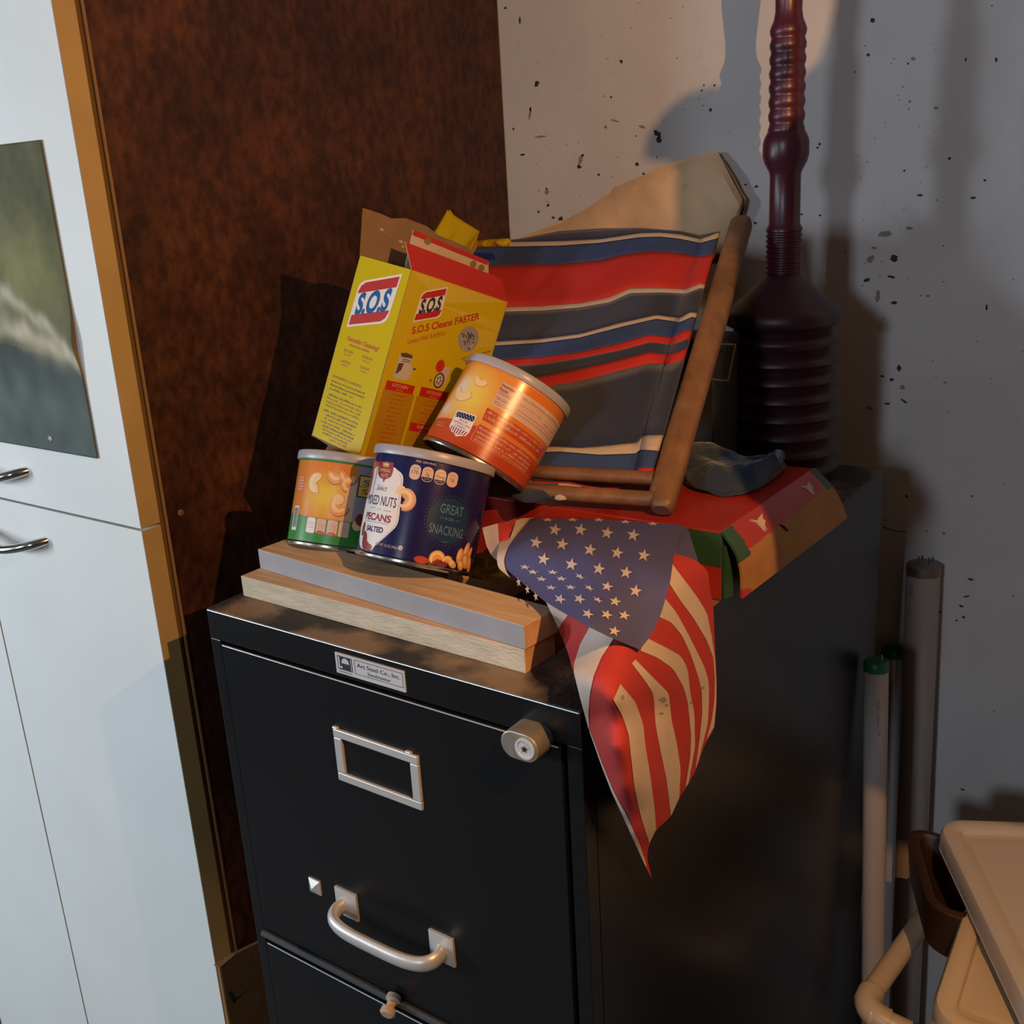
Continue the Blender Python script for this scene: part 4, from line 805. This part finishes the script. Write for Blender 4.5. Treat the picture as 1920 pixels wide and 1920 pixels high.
L_ = smoothc(z3([(250, 420), (295, 545), (340, 640), (390, 760), (420, 860), (450, 980), (490, 1120), (540, 1270), (590, 1400), (640, 1510), (690, 1620), (745, 1740), (775, 1798)]), 90)
R_c = smoothc(z3([(800, 250), (870, 335), (940, 345), (1000, 380), (1030, 415), (1032, 490), (1050, 560), (1055, 700), (1063, 850), (1066, 1000), (1052, 1130), (1012, 1185), (975, 1300), (930, 1380), (890, 1440), (860, 1515), (790, 1575), (760, 1640), (750, 1700), (775, 1798)]), 90)
def tsafe(u, v, off=0):
    P = tps(u, v, off)
    if v < 1128 + (u - 1022) * .506 + 2 and u < np.interp(v, Rc[:, 1], Rc[:, 0]) + 2:
        d1, d2_ = dep(P), dep(tp2(u, v)) + .005 - off
        if d1 < d2_: P = CC + (P - CC) * d2_ / d1
    return P
m = MB(); G = [[tsafe(*(L_[i] * (1 - j / 26) + R_c[i] * j / 26)) for j in range(27)] for i in range(90)]; m.grid(G, f_red)
def band(A, B, mt, off_=.0009, n=46, k=5, T=None):
    T = T or tsafe; A = smoothc(z3(A), n, 1); B = smoothc(z3(B), n, 1)
    m.grid([[T(*(A[i] * (1 - j / k) + B[i] * j / k), off_) for j in range(k + 1)] for i in range(n)], mt)
band([(295, 545), (340, 640), (352, 668)], [(295, 545), (400, 600), (352, 668)], f_white)
band([(497, 655), (450, 740), (422, 830), (422, 866), (450, 980), (488, 1118)], [(600, 715), (545, 800), (512, 880), (495, 960), (488, 1050), (491, 1125)], f_white)
band([(492, 1130), (542, 1274), (592, 1404), (642, 1512), (692, 1622), (746, 1741)], [(494, 1126), (548, 1272), (600, 1400), (655, 1500), (720, 1640), (748, 1730)], f_white)
band([(600, 988), (640, 1060), (670, 1150), (680, 1250), (695, 1380), (720, 1500), (762, 1636)], [(632, 918), (700, 1000), (735, 1100), (745, 1200), (765, 1320), (785, 1470), (793, 1572)], f_white)
band([(683, 825), (740, 900), (780, 960), (790, 1100), (815, 1230), (840, 1350), (860, 1512)], [(700, 808), (780, 890), (850, 960), (862, 1080), (885, 1180), (903, 1300), (897, 1430)], f_white)
band([(722, 768), (800, 800), (870, 850), (915, 930), (935, 1000), (950, 1150), (946, 1250), (925, 1382)], [(745, 708), (830, 750), (905, 792), (935, 850), (945, 950), (965, 1050), (968, 1200), (938, 1365)], f_white)
band([(798, 612), (860, 640), (910, 700), (950, 790), (980, 880), (998, 950), (1000, 1050), (990, 1150), (970, 1300)], [(828, 528), (880, 590), (930, 680), (970, 760), (1010, 840), (1030, 910), (1030, 1000), (1025, 1100), (983, 1264)], f_white)
band([(850, 462), (900, 540), (960, 620), (1020, 720), (1050, 800), (1057, 900), (1054, 1000), (1043, 1080), (1018, 1170)], [(858, 368), (920, 450), (980, 530), (1022, 600), (1042, 700), (1056, 790), (1064, 900), (1063, 1000), (1054, 1110)], f_white)
for u, v, w, h in ((1168, 1308, 4, 6), (1243, 1312, 9, 6), (1250, 1322, 5, 4), (1240, 1338, 6, 3), (1318, 1290, 5, 4), (1296, 1318, 3, 4)):
    V = [tps(u + w * math.cos(t) * random.uniform(.5, 1), v + h * math.sin(t) * random.uniform(.5, 1), .0013) for t in np.linspace(0, 6.28, 10, endpoint=False)]; m.add(V, [tuple(range(10))], chip2_m)
m.build('striped_field', flag, smooth=True, angle=80)
# canton, folded over on top
m = MB()
def rowc(i, n=40):
    a, b = Lc[i], Rc[i]; f = i / (len(Lc) - 1); sag = 7 * math.sin(math.pi * f) * 0
    return [tp2(*(a * (1 - j / n) + b * j / n + np.array([0, -4 * math.sin(math.pi * j / n) * (1 - f) + 6 * math.sin(math.pi * j / n) * f * f]))) for j in range(n + 1)]
m.grid([rowc(i) for i in range(40)], f_navy)
z4 = lambda x, y: (880 + x / 4.8, 860 + y / 4.8)
def st_(x, y, r=58, sy=1., rot=0., sx=1.):
    cx, cy = z4(x, y); V = [];
    for q in star(0, 0, r / 4.8)[0]: a, b = q[0] * sx, -q[1] * sy; c_, s2 = math.cos(rot), math.sin(rot); V.append(tp2(cx + a * c_ - b * s2, cy + a * s2 + b * c_, .0011))
    V.append(tp2(cx, cy, .0011)); m.add(V, [(k, (k + 1) % 10, 10) for k in range(10)], f_white)
for x, y in ((770, 640), (1000, 640), (1240, 668), (1475, 688), (600, 755), (835, 770), (1085, 820), (1330, 848), (1570, 870), (668, 905), (918, 952), (1165, 992), (1410, 1025), (1495, 1190)): st_(x, y, 60, 1, .2)
for x, y in ((705, 549), (930, 549), (1165, 550), (1405, 568), (1650, 585)): st_(x, y, 56, .34, .05)
for x, y in ((500, 975), (573, 1020), (750, 1022), (650, 1083), (828, 1080), (735, 1160), (912, 1157)): st_(x, y, 55, .45, .12)
for x, y in ((995, 1060), (1078, 1162), (1155, 1270)): st_(x, y, 56, .42, .5)
for x, y in ((815, 1262), (990, 1262), (1065, 1395), (1235, 1402)): st_(x, y, 60, .75, .4)
for x, y in ((1240, 1150), (1312, 1285), (1395, 1410), (1305, 1552)): st_(x, y, 58, .8, .25)
for x, y in ((443, 1112), (522, 1178), (598, 1240)): st_(x, y, 46, 1, -.15, .5)
# white heading strip along the left edge
A = smoothc([(966, 975), (950, 990), (936, 1016), (931, 1046), (934, 1066), (945, 1074)], 24); B = smoothc([(995, 972), (976, 994), (953, 1024), (944, 1050), (948, 1070), (957, 1084)], 24)
m.grid([[tp2(*(A[i] * (1 - j / 3) + B[i] * j / 3), .0010) for j in range(4)] for i in range(24)], f_white)
m.build('star_canton', flag, smooth=True, angle=80)
m = MB()   # right-hand underside turned back behind the canton
A = smoothc([(1270, 986), (1290, 990), (1296, 1010)], 10); B = smoothc([(1258, 1085), (1285, 1066), (1312, 1062)], 10)
m.grid([[tps(*(A[i] * (1 - j / 6) + B[i] * j / 6), -.004) for j in range(7)] for i in range(10)], f_navy); m.build('canton_underside', flag, smooth=True, angle=80); m = MB()
# left piece with stripes, sliding down behind the canton
c3 = TPS([(905, 985, on('z', 1.388, 905, 985)), (990, 945, on('y', .214, 990, 945)), (960, 1000, on('z', 1.384, 960, 1000)), (935, 1055, on('z', 1.366, 935, 1055)), (915, 1030, on('z', 1.372, 915, 1030)), (1000, 980, on('y', .212, 1000, 980))])
band([(10, 215), (45, 205), (80, 195)], [(30, 300), (55, 345), (92, 375)], f_white, 0, 12, 5, c3)
band([(80, 195), (120, 188), (165, 170)], [(92, 375), (95, 350), (110, 310)], f_red, 0, 12, 5, c3)
band([(165, 180), (190, 172), (240, 170)], [(110, 330), (130, 290), (170, 240)], f_white, 0, 12, 5, c3)
m.build('striped_hoist_fold', flag, smooth=True, angle=80)

# ================================================================= PLUNGER (bellows)
PY = .585; pc = on('y', PY, 1467, 600); PX = pc[0]
def pz(u, v): return on('y', PY, u, v)[2]
def prof(lst):
    o = []
    for v, hw in lst:
        p = on('y', PY, 1467, v); o.append((hw * dep(p) / CF, p[2]))
    return o
pl = thing('bellows_plunger', 'tall plum coloured bellows plunger standing at the back corner of the cabinet top', 'plunger', (PX, PY, H_))
fr = (np.array([PX, PY, 0]), np.array([0, 0, 1.]), np.array([1., 0, 0]), np.array([0, 1., 0]))
L0 = [(-150, 1), (-148, 14), (-135, 24), (-110, 29), (-70, 32), (-30, 28), (0, 25), (22, 24.5), (38, 27), (48, 31)]
for k in range(8): y = 57 + k * 26.5; L0 += [(y - 9, 31.2), (y, 34), (y + 9, 33), (y + 13, 31)]
L0 += [(246, 34), (258, 40), (268, 42.5), (292, 42.5), (305, 39), (320, 31), (328, 28.5), (420, 28.5), (424, 31)]
for k in range(9): y = 430 + k * 9.6; L0 += [(y, 33.5), (y + 3, 33.5), (y + 5, 31), (y + 8, 31)]
L0 += [(516, 33)]
m = MB(); m.lathe(prof(L0)[::-1], purple_m, fr, 48); m.build('handle', pl, smooth=True, angle=50)
L1 = [(512, 30), (519, 37), (545, 64), (566, 88), (578, 101), (583, 106), (600, 108), (605, 104)]
for k, y in enumerate((606, 642, 675, 708, 741, 774, 807, 840)): L1 += [(y + 5, 91), (y + 11, 89), (y + 18, 97), (y + 24, 106), (y + 31, 106)]
L1 += [(878, 98)]
P_ = prof(L1); P_ = [(r, max(z, H_ + .0005)) for r, z in P_]; P_.append((P_[-1][0], H_ + .0003)); P_.append((.01, H_ + .0003))
m = MB(); m.lathe(P_[::-1], purple2_m, fr, 72); m.build('bellows', pl, smooth=True, angle=60)

# ================================================================= SMALL THINGS ON TOP
def lump(name, cen, rx, ry, rz, mt, amp, sc_, seed, rotz=0, shape=None, flatz=None, res=5):
    bm = bmesh.new(); bmesh.ops.create_icosphere(bm, subdivisions=res, radius=1)
    c_, s_ = math.cos(rotz), math.sin(rotz); vs = []
    for v in bm.verts:
        p = v.co.copy(); q = noise.fractal(p * sc_ + Vector((seed, 0, 0)), .8, 2.2, 4); f = 1 + amp * q
        x, y, z = p.x * rx * f, p.y * ry * f, p.z * rz * f
        if shape: x, y, z = shape(x, y, z)
        X, Y, Z = cen[0] + x * c_ - y * s_, cen[1] + x * s_ + y * c_, cen[2] + z
        if flatz is not None: Z = max(Z, flatz)
        vs.append((X, Y, Z))
    fs = [[v.index for v in f.verts] for f in bm.faces]; bm.verts.ensure_lookup_table(); bm.free()
    m = MB(); m.add(vs, fs, mt); return m.build(name, smooth=True, angle=80)
Tt = smoothc([(1283, 846), (1300, 837), (1335, 836), (1365, 850), (1400, 862), (1438, 856), (1458, 846), (1467, 862)], 40, 3); Tb = smoothc([(1284, 900), (1300, 914), (1345, 926), (1385, 926), (1420, 916), (1450, 893), (1470, 874)], 40, 3)
m = MB(); G = []
for i in range(40):
    row = []; zt_ = 1.400 + .012 * abs(i / 39 - .5) * 2
    a, b = on('z', zt_, *Tt[i]), on('z', 1.3835, *Tb[i])
    for j in range(21):
        f = j / 20; p = a * (1 - f) + b * f; n_ = noise.fractal(Vector((i * .12, j * .22, 3)), .9, 2.1, 3) * .0035 + .0025 * math.sin(f * 9 + i * .12)
        row.append(p + np.array([.15, -.45, .85]) * (.008 * math.sin(math.pi * f) ** .7 + n_ * (1 if 0 < f < 1 else 0)))
    G.append(row)
m.grid(G, bluecloth_m)
tag(m.build('folded_cloth', smooth=True, solid=.005, angle=80), 'crumpled slate blue cloth lying on the red carton in front of the plunger', 'cloth')
# paper bag against the wall
pbm = MB(); out_ = [(960, 470), (975, 445), (1060, 412), (1110, 385), (1150, 352), (1230, 318), (1290, 295), (1345, 283), (1372, 335), (1393, 375), (1386, 405), (1378, 440), (1372, 480)]
o2 = resamp(out_, 60); cen = (1230, 520)
G = []
for i in range(60):
    row = []
    for j in range(19):
        f = j / 18; u = o2[i][0] * (1 - f) + (1000 + (1360 - 1000) * i / 59) * f; v = o2[i][1] * (1 - f) + 600 * f
        n_ = noise.fractal(Vector((u * .012, v * .016, 7)), .9, 2.1, 4) * .010 + .018 * math.sin(math.pi * min(1, f * 1.15)) ** .5 * 1
        q = 0
        row.append(on('y', YB - .018 - n_ - q * (0 < f < 1), u, v))
    G.append(row)
pbm.grid(G, paper_m); pbm.grid([[p * np.array([1, 0, 1]) + np.array([0, YB - .0165, 0]) for p in r] for r in G], paper_m, flip=True)
tag(pbm.build('paper_bag', smooth=True, angle=25), 'crumpled tan paper bag squeezed between the deck chair and the wall', 'bag')
# yellow film bag behind the carton
m = MB()
def sheet2(pts, ytop, ybot, zb, th, seed):
    P = resamp(pts, 44); G = []
    for i in range(44):
        row = []; pt = on('y', ytop, *P[i])
        for j in range(17):
            f = j / 16; z = pt[2] * (1 - f) + zb * f; y = ytop + (ybot - ytop) * f; n_ = noise.fractal(Vector((pt[0] * 55, z * 45, seed)), .9, 2.1, 3) * .007 * min(1, f * 4 + .15)
            row.append(np.array([pt[0], y - th * math.sin(math.pi * min(1, .04 + f * .9)) ** .6 - n_, z]))
        G.append(row)
    m.grid(G, yelbag_m); m.grid([[p * np.array([1, 0, 1]) + np.array([0, ytop + (ybot - ytop) * j / 16 + .001, 0]) for j, p in enumerate(r)] for r in G], yelbag_m, flip=True)
sheet2([(813, 470), (815, 434), (830, 416), (842, 392), (849, 403), (872, 418), (898, 434), (894, 448), (893, 464)], .400, .345, 1.545, .010, 2)
sheet2([(888, 452), (900, 451), (915, 449), (935, 448), (953, 447), (958, 453)], .425, .422, on('y', .425, 930, 462)[2], .005, 5)
tag(m.build('plastic_bag', smooth=True, angle=40), 'glossy yellow plastic bag poking up behind the open yellow carton', 'bag')
tag(lump('crumpled_wrapper', on('z', 1.334, 905, 1072), .024, .014, .012, yelbag_m, .6, 2.5, 9, .4, flatz=1.3203, res=4), 'small crumpled yellow wrapper on the cabinet top right of the navy can', 'wrapper')
m = MB(); q = on('z', 1.33, 918, 1108); m.box((q[0] - .05, q[1] + .006, 1.3203), (q[0] + .012, q[1] + .034, 1.3345), pine_m); tag(m.build('wood_offcut', bevel=.001), 'short pale wood offcut just behind the strips, beside the flag', 'board')
# black box with a small label frame behind the chair
kb = thing('black_storage_box', 'black upright box with a thin label frame, between the deck chair rail and the plunger', 'box', (.2, .47, H_))
MB().box((.06, .452, H_ + .0003), (.266, .512, 1.494), blackbox_m).build('box_body', kb, bevel=.002)
fpt = [on('y', .4512, u, v) for u, v in ((1346, 645), (1379, 646), (1365, 714), (1332, 711))]
m = MB()
for a, b in zip(fpt, fpt[1:] + fpt[:1]): m.tube([a, b], .0009, frame_m, 6)
m.build('label_frame', kb)

# ================================================================= BY THE WALL: TUBES
def ftube(name, label, top, bot, r, cap, capL, pins=True):
    t = np.array(top); b = np.array(bot); d = unit(b - t); ax = -d; u = unit(np.cross(ax, [0, 1., 0])); w = np.cross(ax, u); L = np.linalg.norm(b - t)
    root = thing(name, label, 'light tube', b); fr = (b, ax, u, w)
    m = MB(); m.lathe([(r * .97, capL), (r, capL + .004), (r, L - capL - .004), (r * .97, L - capL)], tube_m, fr, 40); m.build('glass_tube', root, smooth=True, angle=40)
    for z0, z1, s_ in ((0, capL, 1), (L - capL, L, -1)):
        m = MB(); pr_ = [(.001, z0), (r * .9, z0), (r * 1.02, z0 + .002), (r * 1.02, z1)] if s_ > 0 else [(r * 1.02, z0), (r * 1.02, z1 - .002), (r * .9, z1), (.001, z1)]
        m.lathe(pr_, cap, fr, 40); e = m.build('end_cap', root, smooth=True, angle=40)
        for sx in (-.0062, .0062):
            q = MB(); zz = L if s_ < 0 else 0; q.tube([b + ax * zz + u * sx, b + ax * (zz + .008 * (1 if s_ < 0 else -1)) + u * sx], .0012, tubecap_m, 8); q.build('pin', e)
    return root
tA = on('y', YB - .022, 1732, 1056); bA = on('y', YB - .045, 1694, 1920); bA = tA + unit(bA - tA) * (tA[2] - .02) / abs(unit(bA - tA)[2])
r1 = ftube('fluorescent_tube', 'thick white fluorescent tube with dull metal cap, tallest of those against the wall', tA, bA, .0205, tubecap_m, .014)
tB = on('y', .605, 1643, 1238); bB = on('y', .600, 1636, 1920); bB = tB + unit(bB - tB) * (tB[2] - .02) / abs(unit(bB - tB)[2])
r2 = ftube('fluorescent_tube', 'thin white fluorescent tube with green cap, the one nearest the black cabinet', tB, bB, .0138, grn_m, .012)
tC = on('y', YB - .016, 1674, 1214); bC = on('y', YB - .016, 1664, 1920); bC = tC + unit(bC - tC) * (tC[2] - .02) / abs(unit(bC - tC)[2])
r3 = ftube('fluorescent_tube', 'thin white tube with green cap, half hidden between the other two tubes', tC, bC, .0135, grn_m, .012)
m = MB(); e = tA + (bA - tA) * .10
def tmark(root, top, bot, r, items):   # printed marks on the glass, facing the room
    d = unit(np.array(bot) - np.array(top)); to = unit(CC - np.array(top)); n0 = unit(to - d * (to @ d)); s2 = np.cross(n0, d); m = MB()
    for (z, a0, w, h) in items:
        V = [np.array(top) + d * (z + h * j) + (r + .0003) * (math.cos(a0 + w * i / 4) * n0 + math.sin(a0 + w * i / 4) * s2) for j in (0, 1) for i in range(5)]
        m.add(V, [(i, i + 1, 6 + i, 5 + i) for i in range(4)], chip2_m)
    m.build('printed_mark', root)
tmark(r1, tA, bA, .0205, [(.022, -.95, .38, .020), (.046, -.95, .30, .006), (.056, -.98, .34, .008), (.075, -.9, .2, .004)])
tmark(r2, tB, bB, .0138, [(.045, .1, .22, .012), (.062, .1, .2, .016), (.084, .2, .2, .006)])
tmark(r3, tC, bC, .0135, [(.040, -.3, .4, .018), (.062, -.2, .3, .012)])

# ================================================================= LOWER RIGHT: LIDS, TUB, PIPE
def rsq(c, e1, e2, L1, L2, r, n=8):   # rounded rectangle outline from corner c along unit e1, e2
    o = []
    for (a, b, t0) in ((r, r, 180), (L1 - r, r, 270), (L1 - r, L2 - r, 0), (r, L2 - r, 90)):
        for k in range(n + 1): t = math.radians(t0 + 90 * k / n); o.append((a + r * math.cos(t), b + r * math.sin(t)))
    return [np.array(c) + e1 * x + e2 * y for x, y in o]
def lidobj(name, label, c, e1, e2, L1, L2, r, z, mt, rim=.022, parent=None):
    e1 = unit(e1); e2 = unit(e2); up = np.array([0, 0, 1.]); c = np.array([c[0], c[1], z]); rings = []
    for inset, dz_ in ((-.001, -rim), (.0, -rim), (.0, -.006), (.0025, -.0012), (.006, 0), (.015, 0), (.0185, -.002), (.0205, -.0065), (.026, -.0075), (.032, -.006), (.037, -.006)):
        cc = c + (e1 + e2) * inset; rings.append([p + up * dz_ for p in rsq(cc, e1, e2, L1 - 2 * inset, L2 - 2 * inset, max(.004, r - inset))])
    n = len(rings[0]); vs = [p for q in rings for p in q]; fs = [(i * n + k, i * n + (k + 1) % n, (i + 1) * n + (k + 1) % n, (i + 1) * n + k) for i in range(len(rings) - 1) for k in range(n)] + [tuple(range((len(rings) - 1) * n, len(rings) * n))]
    m = MB(); m.add(vs, fs, mt); o = m.build(name, parent, smooth=True, angle=35, solid=.0012); return o if parent is not None else tag(o, label, 'lid')
ZU = .955
cu_ = on('z', ZU, 1752, 1533); e1 = on('z', ZU, 1920, 1549) - on('z', ZU, 1765, 1541); e2 = np.array([e1[1], -e1[0], 0])
e2 = np.array([math.cos(math.radians(-60.5)), math.sin(math.radians(-60.5)), 0]); e1 = np.array([math.cos(math.radians(27)), math.sin(math.radians(27)), 0])
cover = lidobj('plastic_cover', 'large frosted white plastic lid lying on top, right of the tubes', cu_, e1, e2, .34, .36, .030, ZU, lidw_m)
a_, b_ = on('z', ZU - .022, 1781, 1598), on('z', ZU - .022, 1772, 1612)
ZL = .925
cl_ = on('z', ZL, 1742, 1905); f1 = on('z', ZL, 1800, 1690) - on('z', ZL, 1745, 1850); f1 = unit(f1); f2 = np.array([f1[1], -f1[0], 0])
cl_ = on('z', ZL, 1738, 1908)
_t = cu_ + e1 * .0 + e2 * .040 - e1 * .0008; _t = np.array([_t[0], _t[1], ZU - .006]); tk = MB(); tk.add([_t, _t + e2 * .0012, _t + e2 * .0062 + np.array([0, 0, -.011]), _t + e2 * .0050 + np.array([0, 0, -.011])], [(0, 1, 2, 3)], ink_m)
# tub beneath
tk.build('pen_mark', cover)
tb = thing('storage_tub', 'white tub with a ribbed cream plastic lid, tucked under the frosted white lid', 'tub', (cl_[0] + .15, cl_[1] + .1, 0))
c0 = np.array([cl_[0], cl_[1], 0]) + f1 * .006 + f2 * .006; r0 = rsq(c0, f1, f2, .188, .288, .03); r1_ = [p + np.array([0, 0, ZL - .024]) for p in r0]; rb0 = [p * .0 + (np.mean(r0, axis=0) + (p - np.mean(r0, axis=0)) * .86) for p in r0]
rb0 = [p + np.array([0, 0, .60]) for p in rb0]; n = len(r0)
m = MB(); m.add(rb0 + r1_, [(k, (k + 1) % n, n + (k + 1) % n, n + k) for k in range(n)] + [tuple(range(n - 1, -1, -1)), tuple(range(n, 2 * n))], tub_m)
m.build('tub_body', tb, smooth=True, angle=40); lidobj('lid', None, cl_, f1, f2, .20, .30, .034, ZL, lidc_m, parent=tb)
m = MB(); m.box((cl_[0] + .0, cl_[1] - .04, 0), (cl_[0] + .32, cl_[1] + .17, .598), card_m); tag(m.build('cardboard_carton', bevel=.003), 'brown cardboard carton standing under the white tub', 'carton')
# brown plastic tray between the wall and the lids
ZB = .925
cb = on('z', ZB, 1697, 1545); g1 = np.array([math.cos(.10), math.sin(.10), 0]); g2 = on('z', ZB, 1757, 1765) - on('z', ZB, 1708, 1590); g2 = unit([g2[0], g2[1], 0]); 
m = MB(); A0 = rsq(cb, g1, g2, .052, .15, .024); zt = ZB
rg_ = []
for ins, dz_ in ((0.004, -.055), (0, -.01), (.0, -.002), (.003, 0), (.010, 0), (.013, -.004), (.016, -.045)):
    cc = cb + (g1 + g2) * ins; rg_.append([p + np.array([0, 0, dz_]) for p in rsq(cc, g1, g2, .056 - 2 * ins, .15 - 2 * ins, max(.006, .026 - ins))])
n = len(rg_[0]); vs = [p for q in rg_ for p in q]; m.add(vs, [(i * n + k, i * n + (k + 1) % n, (i + 1) * n + (k + 1) % n, (i + 1) * n + k) for i in range(len(rg_) - 1) for k in range(n)] + [tuple(range((len(rg_) - 1) * n, len(rg_) * n))], brownpl_m)
tag(m.build('plastic_tray', smooth=True, angle=40), 'dark brown plastic tray with rounded corner behind and left of the lids', 'tray')
# white pipe with elbow
pA = on('z', .80, 1752, 1694); pE = on('z', .80, 1612, 1893); pB = on('z', .78, 1790, 1975)
pv = thing('plastic_pipe', 'cream white plastic pipe with an elbow, bottom right between tubes and tub', 'pipe', pE)
MB().tube([pE + (pA - pE) * .06, pA], .0118, pvc_m, 28).build('pipe', pv, smooth=True, angle=50); MB().tube([pE + (pB - pE) * .10, pB], .0118, pvc_m, 28).build('pipe', pv, smooth=True, angle=50)
m = MB(); q = []
dA, dB = unit(pA - pE), unit(pB - pE)
for k in range(9): t = k / 8; q.append(pE + dA * .030 * (1 - t) ** 2 + dB * .030 * t ** 2 - (dA + dB) * 0)
m.tube(q, .0140, pvc_m, 28); m.build('elbow', pv, smooth=True, angle=50)
# flattened carton between cupboard and cabinet
x_ = -.118; t0, t1, t2 = on('x', x_, 411, 1812), on('x', x_, 443, 1791), on('x', x_, 482, 1772)
m = MB(); V = [t0, t1, t2, t2 + (t2 - t1) * 3]; V = [np.array(p) for p in V]; n = len(V)
top = V + [p + np.array([-.005, 0, .0]) for p in V]; bot = [p * np.array([1, 1, 0]) + np.array([0, 0, .003]) for p in top]; vs = top + bot
fs = [(i, i + 1, n + i + 1, n + i)[::-1] for i in range(n - 1)] + [(i, 2 * n + i, 2 * n + i + 1, i + 1) for i in range(n - 1)] + [(n + i, n + i + 1, 3 * n + i + 1, 3 * n + i) for i in range(n - 1)] + [(0, n, 3 * n, 2 * n), (n - 1, 3 * n - 1, 4 * n - 1, 2 * n - 1)]
m.add(vs, fs, card_m)
yz = lambda y, z, o: (x_ + o, y, z)
a1, a2 = on('x', x_, 428, 1862), on('x', x_, 437, 1882); m.decal(P2((a1[1], a1[2]), (a1[1] + .004, a1[2]), (a2[1] + .004, a2[2]), (a2[1], a2[2])), yz, .0004, c_dgrey)
a3 = on('x', x_, 440, 1878); m.decal(scrib(a3[1], a3[2], .016, .004, 3), yz, .0004, c_dgrey)
tag(m.build('flattened_carton', bevel=.002), 'brown cardboard carton standing in the gap between cupboard and filing cabinet', 'carton')

# ================================================================= UNSEEN CUT-OUT ADDED TO SHADE THE WALL FROM THE BULB (right of the view)
AE = [(120.7, -5), (121, -8), (123.9, -9.5), (124.4, -10.3), (125.4, -9.5), (125.5, -7.2), (124.7, -6.2), (124.6, -5.3), (125.5, -4.8), (126.8, -5), (127.6, -5.6), (128.4, -6.6), (128.5, -7.2), (127.2, -7.6), (127.1, -8.5), (127.3, -13), (127.0, -15), (127.8, -20), (129, -26), (131.3, -30.5), (130, -36), (129.6, -41), (120, -43.5), (112, -45.5), (104, -46.5), (96, -46), (96, 12), (117.5, 12), (118.8, -1), (119.5, -4)]
def dirv(a, e): a, e = math.radians(a), math.radians(e); return np.array([math.cos(e) * math.cos(a), math.cos(e) * math.sin(a), math.sin(e)])
jn = dirv(118, -18); LP = np.array(LAMP); V = []
for k in (.292, .310):
    for a, e in AE: d = dirv(a, e); V.append(LP + d * (k / (d @ jn)))
n = len(AE); m = MB(); m.add(V, [tuple(range(n)), tuple(range(2 * n - 1, n - 1, -1))] + [(k, (k + 1) % n, n + (k + 1) % n, n + k) for k in range(n)], mat('cutout_black', (.012, .012, .014), .9, bump=.6, bscale=200))
tag(m.build('lamp_blocker', bevel=.005), 'unseen dark jacket hanging beside the lamp, just outside the view on the right', 'blocker')
